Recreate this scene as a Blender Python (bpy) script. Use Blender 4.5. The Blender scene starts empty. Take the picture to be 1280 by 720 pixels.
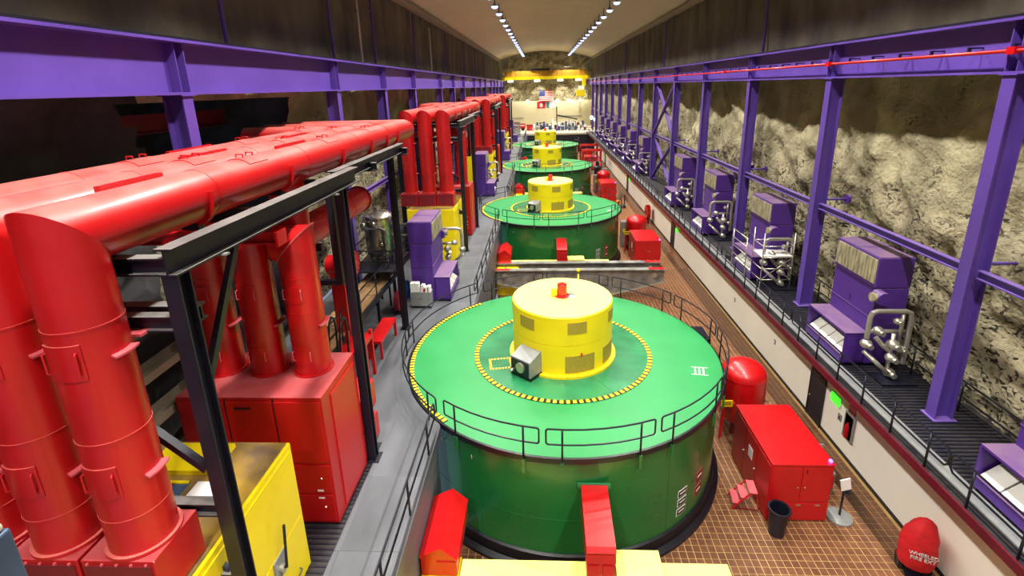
import bpy, bmesh, math, random
from mathutils import Vector, Matrix, noise
random.seed(7)
scene = bpy.context.scene
COL = scene.collection
PI = math.pi

# ------------------------------------------------------------------ camera
cam_data = bpy.data.cameras.new('camera')
cam = bpy.data.objects.new('camera', cam_data)
COL.objects.link(cam)
cam_data.sensor_width = 36.0
cam_data.lens = 36.0 * 625.586 / 1280.0
cam_data.shift_x = (640 - 648.03) / 1280.0
cam_data.shift_y = (287.87 - 360) / 1280.0
cam_data.clip_start = 0.05
cam_data.clip_end = 500
R_ = Vector((0.99879073, 0.04268285, -0.0243977))
U_ = Vector((0.01162565, 0.27713192, 0.96076154))
W_ = Vector((-0.04776943, 0.95988336, -0.27630058))
M = Matrix.Identity(4)
for i in range(3):
    M[i][0] = R_[i]; M[i][1] = U_[i]; M[i][2] = -W_[i]; M[i][3] = (0, 0, 15)[i]
cam.matrix_world = M
scene.camera = cam

# ------------------------------------------------------------------ light, exposure
vs = scene.view_settings
vs.view_transform = 'Standard'
vs.look = 'None'
vs.exposure = 0.0
vs.gamma = 1.0
vs.use_curve_mapping = False
world = bpy.data.worlds.new('world')
scene.world = world
world.use_nodes = True
world.node_tree.nodes['Background'].inputs[0].default_value = (0.55, 0.65, 1.0, 1)
world.node_tree.nodes['Background'].inputs[1].default_value = 0.45
LAMP_W = 2150.0
LAMP_COL = (1.0, 0.965, 0.9)
LAMP_SPOT = math.radians(112)

# ------------------------------------------------------------------ materials
def lin(c):
    return tuple(((v / 255.0) / 12.92 if v / 255.0 <= 0.04045 else ((v / 255.0 + 0.055) / 1.055) ** 2.4) for v in c)

def mat(name, rgb, rough=0.5, metal=0.0, var=0.10, scale=2.0, bump=0.0, bscale=20.0, spec=0.5, coat=0.0, rgb2=None, lo=0.35, hi=0.65, stretch=None, rvar=0.1, dust_sheen=None):
    m = bpy.data.materials.new(name)
    m.use_nodes = True
    nt = m.node_tree
    b = nt.nodes['Principled BSDF']
    c = lin(rgb)
    c2 = lin(rgb2) if rgb2 else tuple(v * (1 - 2.2 * var) for v in c)
    tc = nt.nodes.new('ShaderNodeTexCoord')
    src = tc.outputs['Object']
    if stretch:
        mp = nt.nodes.new('ShaderNodeMapping')
        mp.inputs['Scale'].default_value = stretch
        nt.links.new(src, mp.inputs['Vector'])
        src = mp.outputs['Vector']
    n = nt.nodes.new('ShaderNodeTexNoise')
    n.inputs['Scale'].default_value = scale
    n.inputs['Detail'].default_value = 6
    nt.links.new(src, n.inputs['Vector'])
    r = nt.nodes.new('ShaderNodeValToRGB')
    r.color_ramp.elements[0].position = lo
    r.color_ramp.elements[0].color = c2 + (1,)
    r.color_ramp.elements[1].position = hi
    r.color_ramp.elements[1].color = c + (1,)
    nt.links.new(n.outputs['Fac'], r.inputs['Fac'])
    colour = r.outputs['Color']
    if dust_sheen:                       # dust tint on upward faces; on red and black partly a painted highlight
        ge = nt.nodes.new('ShaderNodeNewGeometry'); sp = nt.nodes.new('ShaderNodeSeparateXYZ'); nt.links.new(ge.outputs['Normal'], sp.inputs[0])
        mp_ = nt.nodes.new('ShaderNodeMapRange'); mp_.inputs['From Min'].default_value = .45; mp_.inputs['To Max'].default_value = dust_sheen[1]; nt.links.new(sp.outputs['Z'], mp_.inputs['Value'])
        n3 = nt.nodes.new('ShaderNodeTexNoise'); n3.inputs['Scale'].default_value = 1.7; n3.inputs['Detail'].default_value = 5; nt.links.new(tc.outputs['Object'], n3.inputs['Vector'])
        m3 = nt.nodes.new('ShaderNodeMapRange'); m3.inputs['From Min'].default_value = .3; m3.inputs['From Max'].default_value = .6; m3.inputs['To Min'].default_value = .5; nt.links.new(n3.outputs['Fac'], m3.inputs['Value'])
        mu = nt.nodes.new('ShaderNodeMath'); mu.operation = 'MULTIPLY'; nt.links.new(mp_.outputs[0], mu.inputs[0]); nt.links.new(m3.outputs[0], mu.inputs[1])
        mx = nt.nodes.new('ShaderNodeMix'); mx.data_type = 'RGBA'; nt.links.new(mu.outputs[0], mx.inputs[0]); nt.links.new(colour, mx.inputs[6]); mx.inputs[7].default_value = lin(dust_sheen[0]) + (1,)
        colour = mx.outputs[2]
    nt.links.new(colour, b.inputs['Base Color'])
    b.inputs['Metallic'].default_value = metal
    b.inputs['Specular IOR Level'].default_value = spec
    b.inputs['Coat Weight'].default_value = coat
    b.inputs['Coat Roughness'].default_value = 0.12
    mr = nt.nodes.new('ShaderNodeMapRange')
    mr.inputs['To Min'].default_value = max(0.03, rough - rvar)
    mr.inputs['To Max'].default_value = min(1, rough + rvar)
    nt.links.new(n.outputs['Fac'], mr.inputs['Value'])
    nt.links.new(mr.outputs['Result'], b.inputs['Roughness'])
    if bump:
        n2 = nt.nodes.new('ShaderNodeTexNoise')
        n2.inputs['Scale'].default_value = bscale
        n2.inputs['Detail'].default_value = 8
        nt.links.new(tc.outputs['Object'], n2.inputs['Vector'])
        bp = nt.nodes.new('ShaderNodeBump')
        bp.inputs['Strength'].default_value = bump
        bp.inputs['Distance'].default_value = 0.08
        nt.links.new(n2.outputs['Fac'], bp.inputs['Height'])
        nt.links.new(bp.outputs['Normal'], b.inputs['Normal'])
    return m

def emis(name, rgb, strength):
    m = bpy.data.materials.new(name)
    m.use_nodes = True
    b = m.node_tree.nodes['Principled BSDF']
    b.inputs['Base Color'].default_value = lin(rgb) + (1,)
    b.inputs['Emission Color'].default_value = lin(rgb) + (1,)
    b.inputs['Emission Strength'].default_value = strength
    return m

RED = mat('red_paint', (190, 11, 16), 0.34, var=0.06, scale=1.2, coat=0.25)
REDDU = mat('dusty_sheen_red_paint', (184, 11, 16), 0.38, var=0.06, scale=1.2, coat=0.2, dust_sheen=((226, 150, 138), .5))  # pink on upward faces: dusty film plus painted lamp highlight
REDCL = mat('faded_red_cabinet', (178, 12, 18), 0.42, var=0.06, scale=1.5, coat=.1, dust_sheen=((190, 110, 112), .6))
REDC = mat('red_cabinet_paint', (188, 11, 17), 0.42, var=0.05, scale=1.5, coat=0.15)
REDD = mat('dark_red_paint', (120, 18, 32), 0.5)
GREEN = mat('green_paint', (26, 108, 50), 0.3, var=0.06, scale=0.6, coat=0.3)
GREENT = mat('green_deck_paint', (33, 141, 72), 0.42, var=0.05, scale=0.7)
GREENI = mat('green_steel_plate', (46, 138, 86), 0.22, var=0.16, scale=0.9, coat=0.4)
YEL = mat('yellow_paint', (240, 214, 8), 0.42, var=0.04, scale=1.0, coat=0.1)
YELT = mat('lit_yellow_paint', (244, 234, 120), 0.5, var=0.03)  # overexposed look of brightly lit yellow tops put into the colour
YDUST = mat('dusty_yellow_top', (176, 140, 40), 0.45, rgb2=(95, 78, 62), scale=0.9)
PUR = mat('purple_paint', (90, 63, 152), 0.42, var=0.06, scale=1.0, dust_sheen=((150, 120, 180), .4))
PURD = mat('deep_purple_paint', (76, 40, 130), 0.42, var=0.06, scale=1.0, dust_sheen=((140, 112, 122), .65))
BLACK = mat('black_steel', (20, 21, 36), 0.42, var=0.15)
BLACKF = mat('dusty_sheen_black_steel', (20, 21, 36), 0.42, var=0.15, dust_sheen=((160, 154, 148), .5))  # pale flange tops: painted highlight along with a dusty film
BLACKR = mat('black_rail_paint', (18, 20, 32), 0.35, var=0.05)
DARK = mat('dark_grating', (46, 40, 40), 0.6, rgb2=(22, 22, 28), scale=3)
DECK = mat('grey_deck_paint', (98, 101, 106), 0.5, rgb2=(72, 75, 80), scale=0.9, stretch=(1, .35, 1))
CONC = mat('pale_concrete', (205, 195, 168), 0.7, var=0.06, scale=0.3)
GROUT = mat('yellow_grout', (206, 168, 104), 0.5, var=0.1)
TILE = mat('brown_quarry_tile', (124, 82, 56), 0.34, rgb2=(96, 62, 46), scale=2.6, lo=.3, hi=.7)
WHITE = mat('white_wall_paint', (242, 238, 222), 0.6, var=0.03, scale=.4)
CREAM = mat('cream_end_wall', (214, 205, 170), 0.7, var=0.05, scale=.25)
CEIL = mat('beige_ceiling', (196, 186, 160), 0.7, var=0.05, scale=.3)
TRIM = mat('tan_trim', (150, 138, 116), 0.6)
def rock_mat(name, c0, c1, c2, zr):
    m = bpy.data.materials.new(name); m.use_nodes = True
    nt = m.node_tree; b = nt.nodes['Principled BSDF']; N = nt.nodes.new; K = nt.links.new
    tc = N('ShaderNodeTexCoord')
    def noi(sc, det=6, dist=0.0, st=None):
        n = N('ShaderNodeTexNoise'); n.inputs['Scale'].default_value = sc; n.inputs['Detail'].default_value = det; n.inputs['Distortion'].default_value = dist
        if st:
            mp = N('ShaderNodeMapping'); mp.inputs['Scale'].default_value = st; K(tc.outputs['Object'], mp.inputs['Vector']); K(mp.outputs['Vector'], n.inputs['Vector'])
        else: K(tc.outputs['Object'], n.inputs['Vector'])
        return n.outputs['Fac']
    def rng(v, a, b_, c=0.0, d=1.0):
        n = N('ShaderNodeMapRange'); n.inputs['From Min'].default_value = a; n.inputs['From Max'].default_value = b_; n.inputs['To Min'].default_value = c; n.inputs['To Max'].default_value = d
        K(v, n.inputs['Value']); return n.outputs[0]
    def mth(op, x, y):
        n = N('ShaderNodeMath'); n.operation = op
        for k, q in enumerate((x, y)):
            if isinstance(q, (int, float)): n.inputs[k].default_value = q
            else: K(q, n.inputs[k])
        n.use_clamp = True
        return n.outputs[0]
    def mix(f, x, y):
        n = N('ShaderNodeMix'); n.data_type = 'RGBA'; K(f, n.inputs[0])
        for k, q in ((6, x), (7, y)):
            if isinstance(q, tuple): n.inputs[k].default_value = q
            else: K(q, n.inputs[k])
        return n.outputs[2]
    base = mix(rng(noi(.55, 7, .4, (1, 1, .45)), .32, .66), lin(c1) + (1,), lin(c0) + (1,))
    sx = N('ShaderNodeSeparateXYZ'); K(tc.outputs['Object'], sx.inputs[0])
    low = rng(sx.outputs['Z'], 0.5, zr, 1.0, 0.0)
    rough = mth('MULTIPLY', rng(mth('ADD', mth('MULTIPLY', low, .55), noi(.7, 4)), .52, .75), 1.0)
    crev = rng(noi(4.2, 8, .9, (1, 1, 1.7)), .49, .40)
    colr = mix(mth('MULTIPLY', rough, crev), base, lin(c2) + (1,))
    K(colr, b.inputs['Base Color'])
    b.inputs['Roughness'].default_value = .92; b.inputs['Specular IOR Level'].default_value = .2
    h = mth('ADD', mth('MULTIPLY', noi(2.0, 9, .5), .6), mth('MULTIPLY', noi(7.0, 6), .3))
    bp = N('ShaderNodeBump'); bp.inputs['Strength'].default_value = 1.0; bp.inputs['Distance'].default_value = .22
    K(h, bp.inputs['Height']); K(bp.outputs['Normal'], b.inputs['Normal'])
    return m
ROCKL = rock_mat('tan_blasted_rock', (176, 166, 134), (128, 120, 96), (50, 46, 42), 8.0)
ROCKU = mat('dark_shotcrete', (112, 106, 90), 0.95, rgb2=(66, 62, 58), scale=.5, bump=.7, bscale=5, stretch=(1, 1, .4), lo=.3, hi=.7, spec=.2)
ROCKD = mat('smooth_dark_shotcrete', (78, 76, 78), 0.95, rgb2=(52, 50, 52), scale=.5, bump=.6, bscale=4, spec=.2)  # smooth shotcrete with its own dark grey tone
STEEL = mat('galvanised_pipe', (196, 192, 176), 0.32, metal=0.75, var=0.08, scale=4)
GREYM = mat('grey_metal', (150, 152, 150), 0.4, metal=0.3, var=0.08, scale=3)
STAIN = mat('stainless_steel', (176, 172, 160), 0.25, metal=0.9, var=0.12, scale=3)
BEAMG = mat('weathered_grey_steel', (150, 148, 140), 0.45, metal=.3, rgb2=(104, 102, 98), scale=1.4)
LOUV = mat('beige_louvre', (176, 166, 132), 0.6, rgb2=(112, 106, 90), scale=9, stretch=(1, 1, .2))
FILT = mat('white_filter', (226, 224, 214), 0.7, var=0.03)
VENT = mat('olive_vent_mesh', (178, 156, 40), 0.6, rgb2=(142, 122, 44), scale=30)
WOOD = mat('worn_planks', (176, 138, 92), 0.7, rgb2=(120, 88, 56), scale=3, stretch=(3, .4, 1))
STRIPE = mat('hazard_yellow', (250, 222, 40), 0.5, var=0.02)
PAPER = mat('white_card', (235, 232, 226), 0.7, var=0.02)
PINK = mat('faded_red_strap', (214, 92, 100), 0.45)
BLUE = mat('slate_blue_paint', (62, 84, 112), 0.5)
SKIRT = mat('black_rubber_skirt', (16, 16, 26), 0.4)
DRED = mat('maroon_fascia', (88, 8, 28), 0.45)
GLASSB = mat('blue_plastic', (40, 110, 190), 0.4)
CANV = mat('red_canvas', (222, 24, 34), 0.75, var=0.1, scale=6, bump=.3, bscale=8)
LAMPG = emis('lamp_glow', (176, 196, 255), 3.0)
LAMPW = emis('warm_lamp_glow', (255, 244, 205), 12.0)
EXITG = emis('green_exit_glow', (60, 225, 40), 1.6)
BEAC = emis('violet_beacon_glow', (110, 90, 255), 4.0)
BLUL = emis('bluish_lamp_glow', (190, 215, 255), 6.0)
FLAGR = mat('flag_red', (196, 30, 52), 0.8)
FLAGB = mat('flag_blue', (36, 52, 120), 0.8)
FLAGLB = mat('flag_light_blue', (60, 130, 205), 0.8)
FLAGW = mat('flag_white', (232, 226, 222), 0.8)

def tile_tex_mat():
    m = bpy.data.materials.new('far_tile_floor'); m.use_nodes = True
    nt = m.node_tree; b = nt.nodes['Principled BSDF']
    tc = nt.nodes.new('ShaderNodeTexCoord'); bk = nt.nodes.new('ShaderNodeTexBrick')
    bk.offset = 0.0
    bk.inputs['Color1'].default_value = lin((134, 82, 54)) + (1,)
    bk.inputs['Color2'].default_value = lin((106, 62, 44)) + (1,)
    bk.inputs['Mortar'].default_value = lin((196, 152, 92)) + (1,)
    bk.inputs['Scale'].default_value = 1.0
    bk.inputs['Brick Width'].default_value = 0.25; bk.inputs['Row Height'].default_value = 0.25
    bk.inputs['Mortar Size'].default_value = 0.011
    nt.links.new(tc.outputs['Object'], bk.inputs['Vector'])
    nt.links.new(bk.outputs['Color'], b.inputs['Base Color'])
    b.inputs['Roughness'].default_value = 0.34
    return m
TILEFAR = tile_tex_mat()

# ------------------------------------------------------------------ mesh builder
class MB:
    def __init__(s):
        s.v = []; s.f = []; s.sm = []
    def face(s, ids, smooth=False):
        s.f.append(tuple(ids)); s.sm.append(smooth)
    def box(s, x0, y0, z0, x1, y1, z1):
        n = len(s.v)
        s.v += [(x0,y0,z0),(x1,y0,z0),(x1,y1,z0),(x0,y1,z0),(x0,y0,z1),(x1,y0,z1),(x1,y1,z1),(x0,y1,z1)]
        for q in ((0,3,2,1),(4,5,6,7),(0,1,5,4),(1,2,6,5),(2,3,7,6),(3,0,4,7)):
            s.face([n+i for i in q])
        return s
    def obox(s, c, ax, ay, az):
        c = Vector(c); ax = Vector(ax); ay = Vector(ay); az = Vector(az)
        n = len(s.v)
        for k in (-1, 1):
            for i, j in ((-1,-1),(1,-1),(1,1),(-1,1)):
                s.v.append(tuple(c + ax*i + ay*j + az*k))
        for q in ((0,3,2,1),(4,5,6,7),(0,1,5,4),(1,2,6,5),(2,3,7,6),(3,0,4,7)):
            s.face([n+i for i in q])
        return s
    def bar(s, p0, p1, w, h, up=(0,0,1)):
        p0 = Vector(p0); p1 = Vector(p1); d = (p1-p0); L = d.length; d.normalize()
        sd = d.cross(Vector(up))
        if sd.length < 1e-4: sd = d.cross(Vector((0,1,0)))
        sd.normalize(); u = sd.cross(d)
        return s.obox((p0+p1)/2, d*L/2, sd*w/2, u*h/2)
    def prism(s, poly, o, ux, uy, uz, L):
        o = Vector(o); ux = Vector(ux); uy = Vector(uy); uz = Vector(uz)
        n = len(s.v); k = len(poly)
        for t in (0, L):
            for a, b in poly: s.v.append(tuple(o + ux*a + uy*b + uz*t))
        s.face([n+i for i in range(k)][::-1]); s.face([n+k+i for i in range(k)])
        for i in range(k):
            j = (i+1) % k
            s.face([n+i, n+j, n+k+j, n+k+i])
        return s
    def ibeam(s, o, ux, uy, uz, L, w, h, tf, tw):
        a, b = w/2, h/2
        P = [(-a,-b),(a,-b),(a,-b+tf),(tw/2,-b+tf),(tw/2,b-tf),(a,b-tf),(a,b),(-a,b),(-a,b-tf),(-tw/2,b-tf),(-tw/2,-b+tf),(-a,-b+tf)]
        return s.prism(P, o, ux, uy, uz, L)
    def tube(s, pts, r, n=8, closed=False, smooth=True):
        pts = [Vector(p) for p in pts]; k = len(pts); base = len(s.v)
        up = None
        for i in range(k):
            a = pts[i-1] if (i > 0 or closed) else pts[i]
            b = pts[(i+1) % k] if (i < k-1 or closed) else pts[i]
            t1 = (pts[i]-a); t2 = (b-pts[i])
            if t1.length < 1e-6: t1 = t2.copy()
            if t2.length < 1e-6: t2 = t1.copy()
            t1.normalize(); t2.normalize()
            t = t1 + t2
            if t.length < 1e-6: t = t1.copy()
            t.normalize()
            if up is None:
                up = Vector((0,0,1)) if abs(t.z) < .9 else Vector((1,0,0))
            sd = t.cross(up)
            if sd.length < 1e-5: sd = t.cross(Vector((0,1,0)))
            sd.normalize(); up = sd.cross(t); up.normalize()
            ca = max(0.35, t.dot(t1))
            # stretch in the bend plane so the section stays round
            bd = (t2 - t1)
            for j in range(n):
                an = 2*PI*j/n
                q = sd*math.cos(an)*r + up*math.sin(an)*r
                if bd.length > 1e-4:
                    e = bd.normalized(); e = e - t*e.dot(t)
                    if e.length > 1e-5:
                        e.normalize(); q = q + e*q.dot(e)*(1/ca - 1)
                s.v.append(tuple(pts[i]+q))
        m = k if closed else k-1
        for i in range(m):
            i2 = (i+1) % k
            for j in range(n):
                j2 = (j+1) % n
                s.face([base+i*n+j, base+i*n+j2, base+i2*n+j2, base+i2*n+j], smooth)
        if not closed:
            s.face([base+j for j in range(n)][::-1]); s.face([base+(k-1)*n+j for j in range(n)])
        return s
    def cyl(s, p0, p1, r0, r1=None, n=20, smooth=True):
        r1 = r0 if r1 is None else r1
        return s.seg(p0, p1, r0, None, None, n, r1, smooth)
    def seg(s, p0, p1, r, n0=None, n1=None, n=24, r1=None, smooth=True):
        p0 = Vector(p0); p1 = Vector(p1); d = (p1-p0).normalized(); r1 = r if r1 is None else r1
        u = Vector((0,0,1)) if abs(d.z) < .9 else Vector((1,0,0))
        a = d.cross(u).normalized(); b = a.cross(d)
        base = len(s.v)
        for p, nn, rr in ((p0, n0, r), (p1, n1, r1)):
            for j in range(n):
                an = 2*PI*j/n
                q = a*math.cos(an)*rr + b*math.sin(an)*rr
                if nn is not None:
                    nv = Vector(nn); q = q - d*(q.dot(nv)/d.dot(nv))
                s.v.append(tuple(p+q))
        for j in range(n):
            j2 = (j+1) % n
            s.face([base+j, base+j2, base+n+j2, base+n+j], smooth)
        s.face([base+j for j in range(n)][::-1]); s.face([base+n+j for j in range(n)])
        return s
    def lathe(s, prof, n=32, c=(0,0,0), a0=0.0, a1=2*PI, smooth=True, closed_prof=False):
        base = len(s.v); full = abs(a1-a0-2*PI) < 1e-6
        k = len(prof); cnt = n if full else n+1
        for i in range(cnt):
            an = a0 + (a1-a0)*i/n
            for r, z in prof:
                s.v.append((c[0]+r*math.cos(an), c[1]+r*math.sin(an), c[2]+z))
        for i in range(n):
            i2 = (i+1) % cnt
            for j in range(k if closed_prof else k-1):
                j2 = (j+1) % k
                ids = [base+i*k+j, base+i2*k+j, base+i2*k+j2, base+i*k+j2]
                p = [s.v[q] for q in ids]
                uq = []
                for q in ids:
                    if not any((Vector(s.v[q])-Vector(s.v[w])).length < 1e-6 for w in uq): uq.append(q)
                if len(uq) > 2: s.face(uq, smooth)
        if not full and closed_prof:
            s.face([base+j for j in range(k)]); s.face([base+n*k+j for j in range(k)][::-1])
        return s
    def sphere(s, c, r, n=12, m=8, sc=(1,1,1)):
        prof = [(r*math.cos(-PI/2+PI*i/m), r*math.sin(-PI/2+PI*i/m)) for i in range(m+1)]
        b = len(s.v)
        s.lathe(prof, n)
        for i in range(b, len(s.v)):
            x, y, z = s.v[i]; s.v[i] = (c[0]+x*sc[0], c[1]+y*sc[1], c[2]+z*sc[2])
        return s
    def build(s, name, m, parent=None, bevel=0.0, label=None, recalc=True, sharp=35):
        me = bpy.data.meshes.new(name)
        off = Vector((0, 0, 0))
        if parent is None:
            xs, ys, zs = zip(*s.v)
            off = Vector(((min(xs)+max(xs))/2, (min(ys)+max(ys))/2, min(zs)))
            s.v = [(x-off.x, y-off.y, z-off.z) for x, y, z in s.v]
        me.from_pydata(s.v, [], s.f)
        me.polygons.foreach_set('use_smooth', s.sm)
        if recalc:
            bm = bmesh.new(); bm.from_mesh(me)
            bmesh.ops.remove_doubles(bm, verts=bm.verts, dist=1e-5)
            bmesh.ops.recalc_face_normals(bm, faces=bm.faces)
            if any(s.sm):
                ca = math.radians(sharp)
                for e in bm.edges:
                    if len(e.link_faces) == 2 and e.calc_face_angle(0) > ca: e.smooth = False
            bm.to_mesh(me); bm.free()
        me.materials.append(m)
        o = bpy.data.objects.new(name, me)
        COL.objects.link(o)
        o.location = off
        if parent is not None: o.parent = parent
        if label: o['label'] = label
        if bevel:
            bv = o.modifiers.new('bevel', 'BEVEL'); bv.width = bevel; bv.segments = 2; bv.limit_method = 'ANGLE'
        return o

def B(*a): return MB().box(*a)

def thing(name, label, cat, loc=(0,0,0), rot=0.0, group=None):
    o = bpy.data.objects.new(name, None)
    o.empty_display_size = 0.2
    COL.objects.link(o)
    o.location = loc; o.rotation_euler = (0, 0, rot)
    return tag(o, label, cat, group)

def tag(o, label, cat, group=None):
    o['label'] = label; o['category'] = cat
    if group: o['group'] = group
    return o

def struct(o):
    o['kind'] = 'structure'
    return o

def dup(root, dloc, label=None, group=None, rot=None):
    r = root.copy(); COL.objects.link(r)
    r.location = Vector(root.location) + Vector(dloc)
    if rot is not None: r.rotation_euler = (0, 0, rot)
    if label: r['label'] = label
    if group: r['group'] = group
    for ch in list(root.children):
        c = ch.copy(); COL.objects.link(c); c.parent = r
        for g in list(ch.children):
            d = g.copy(); COL.objects.link(d); d.parent = c
    return r

ORD = ['first','second','third','fourth','fifth','sixth','seventh','eighth','ninth','tenth','eleventh','twelfth','thirteenth','fourteenth','fifteenth','sixteenth','seventeenth','eighteenth','nineteenth','twentieth']
PITCH = 25.58
GX, GY = 0.76, 18.63
UNIT = ['nearest', 'second', 'third', 'farthest']
BAY = 8.527

def replicate(root, template, group, skip=()):
    """root stands in the nearest unit; copies go to the other three."""
    root['label'] = template.format(UNIT[0]); root['group'] = group
    for i in (1, 2, 3):
        if i in skip: continue
        dup(root, (0, PITCH*i, 0), template.format(UNIT[i]))

# =================================================================== SETTING
Y0, Y1 = -30.0, 140.0
DECK_Z = 4.4
# floor : grout bed, laid tiles (near), tile texture further off
floor = struct(B(-3.4, Y0, -0.3, 12.3, 40.0, -0.012).build('floor', GROUT))
far = B(-3.4, 40.0, -0.3, 12.3, 119.0, 0.0).build('floor', TILEFAR); struct(far)
tm = MB()
T = 0.25
def in_gen(x, y):
    for i in range(2):
        if (x-GX)**2 + (y-GY-PITCH*i)**2 < 5.9**2: return True
    return False
ny = int((40.0-6.0)/T)
for i in range(int(15.6/T)):
    x = -3.35 + i*T
    for j in range(ny):
        y = 6.0 + j*T
        if in_gen(x, y): continue
        g = 0.011; dz = random.uniform(-0.0015, 0.0015)
        n = len(tm.v)
        tm.v += [(x+g,y+g,-.012),(x+T-g,y+g,-.012),(x+T-g,y+T-g,-.012),(x+g,y+T-g,-.012),(x+g+.002,y+g+.002,dz),(x+T-g-.002,y+g+.002,dz),(x+T-g-.002,y+T-g-.002,dz),(x+g+.002,y+T-g-.002,dz)]
        for q in ((4,5,6,7),(0,1,5,4),(1,2,6,5),(2,3,7,6),(3,0,4,7)): tm.face([n+k for k in q])
fo = floor.location
tm.v = [(x-fo.x, y-fo.y, z-fo.z) for x, y, z in tm.v]
tl = tm.build('tile', TILE, floor, recalc=False); tl['kind'] = 'stuff'

# left operating deck, cut around the generators
def deck_edge(y):
    e = -3.4
    for i in range(4):
        d = y - GY - PITCH*i
        if abs(d) < 6.32: e = min(e, GX - math.sqrt(6.32**2 - d*d))
    return e
ys = [Y0 + 0.5*k for k in range(int((118-Y0)/0.5)+1)]
for i in range(4):
    c = GY + PITCH*i
    ys += [c + 6.32*math.sin(a*PI/180) for a in range(-50, 51, 2)]
ys = sorted(set(round(y, 3) for y in ys))
dm = MB()
for y in ys:
    e = deck_edge(y)
    dm.v += [(-11.6, y, DECK_Z-.35), (-11.6, y, DECK_Z), (e, y, DECK_Z), (e, y, DECK_Z-.35)]
for k in range(len(ys)-1):
    a = 4*k; b = a+4
    for p, q in ((0,1),(1,2),(2,3),(3,0)): dm.face([a+p, a+q, b+q, b+p])
dm.face([0,1,2,3]); nl = 4*(len(ys)-1); dm.face([nl+3, nl+2, nl+1, nl])
deck = struct(dm.build('deck', DECK))
dl = deck.location
B(-8.0-dl.x, 2.0-dl.y, DECK_Z-dl.z+.007, -5.08-dl.x, 13.0-dl.y, DECK_Z-dl.z+.016).build('grating', DARK, deck)
gb = MB()
for k in range(73): gb.box(-6.4-dl.x, 2.0+k*.15-dl.y, DECK_Z-dl.z+.016, -5.1-dl.x, 2.05+k*.15-dl.y, DECK_Z-dl.z+.03)
o = gb.build('grating_bar', BLACK, deck, recalc=False); o['kind'] = 'stuff'
pproto = {}
for k in range(26):
    ya = 2.0 + 2.4*k
    for x0, x1 in ((-8.0,-6.45),(-6.45,-4.95),(-4.95,-3.45)):
        if min(deck_edge(ya), deck_edge(ya+1.2), deck_edge(ya+2.4)) < x1 + .02: continue
        if x1 not in pproto:
            pl = pproto[x1] = B(.008,.008,0,x1-x0-.008,2.392,.007).build('deck_plate', DECK, deck)
        else:
            pl = pproto[x1].copy(); COL.objects.link(pl)
        pl.location = (x0-dl.x, ya-dl.y, DECK_Z-dl.z)
struct(B(-3.75, Y0, 0.0, -3.5, GY-5.0, DECK_Z-.36).build('wall_deck_face', DECK))
for i in range(4):
    ya = GY + PITCH*i + 5.0; yb = ya + PITCH - 10.0
    struct(B(-3.75, ya, 0.0, -3.5, min(yb, 118), DECK_Z-.36).build('wall_deck_face', DECK))
struct(B(-11.6, 118.0, DECK_Z-.4, 14.0, Y1, DECK_Z).build('floor_far', CONC))
struct(B(-3.4, 118.0, -.3, 12.3, 118.3, DECK_Z-.41).build('wall_pit', BLACK))

# right aisle wall with doors
wr = struct(B(12.3, Y0, 0.0, 12.6, 118.0, 4.25).build('wall_right', WHITE))
struct(B(12.26, Y0, 0.0, 12.3, 118.0, 0.14).build('baseboard_right', BLACK))
for i in range(4):
    y = 19.68 + PITCH*i
    d = struct(B(12.235, y, 0.01, 12.297, y+1.05, 2.3).build('door_%d' % (i+1), BLACK))
    f = MB().prism([(-.07,0),(0,0),(0,2.31),(1.05,2.31),(1.05,0),(1.12,0),(1.12,2.38),(-.07,2.38)], (12.22-d.location.x, y-d.location.y, -d.location.z), (0,1,0), (0,0,1), (1,0,0), .07)
    f.build('door_frame', BLACK, d)
    hd = MB().cyl((12.18-d.location.x, y+.93-d.location.y, 1.05-d.location.z), (12.236-d.location.x, y+.93-d.location.y, 1.05-d.location.z), .035, n=10)
    hd.build('door_handle', STEEL, d)

# right walkway
WZ = 4.6
wk = struct(B(10.42, Y0, 4.4, 13.95, 118.0, WZ-.02).build('walkway', DARK))
wo = wk.location
gm = MB()
for k in range(int((30-6)/.16)):
    y = 6 + k*.16
    gm.box(11.25-wo.x, y-wo.y, WZ-.02-wo.z, 13.7-wo.x, y+.05-wo.y, WZ+.005-wo.z)
o = gm.build('grating_bar', BLACK, wk, recalc=False); o['kind'] = 'stuff'
B(10.78-wo.x, Y0-wo.y, WZ-.02-wo.z, 11.18-wo.x, 118-wo.y, WZ+.012-wo.z).build('edge_strip', GREYM, wk)
struct(B(10.36, Y0, 4.37, 10.43, 118.0, WZ+.03).build('trim_1', DRED))

# rock walls
def rock(name, x, ya, yb, za, zb, st, side, m, amp, keep=None, lean=0.0):
    mb = MB(); ny = int((yb-ya)/st); nz = int((zb-za)/st)
    for j in range(nz+1):
        z = za + (zb-za)*j/nz
        for i in range(ny+1):
            y = ya + (yb-ya)*i/ny
            p = Vector((x*1.7, y, z))
            d = noise.fractal(p*0.18, 1.0, 2.0, 4)*1.1 + noise.fractal(p*0.7, .7, 2.0, 5)*.5
            c = noise.turbulence(p*1.6, 4, True)*(.12 + .3*max(0, min(1, (12.0-z)/4)))
            d = (d + c)*amp
            mb.v.append((x + side*(d + .15) + lean*(z-za), y + (noise.noise(p*1.3))*.12*amp, z))
    w = ny+1
    for j in range(nz):
        for i in range(ny):
            y = ya + (yb-ya)*(i+.5)/ny; z = za + (zb-za)*(j+.5)/nz
            if keep and not keep(y, z): continue
            mb.face([j*w+i, j*w+i+1, (j+1)*w+i+1, (j+1)*w+i], True)
    return struct(mb.build(name, m, recalc=False))
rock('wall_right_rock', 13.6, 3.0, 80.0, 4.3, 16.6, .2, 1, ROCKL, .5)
rock('wall_right_rock', 13.6, 79.5, 140.0, 4.3, 16.6, .6, 1, ROCKL, .62)
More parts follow.
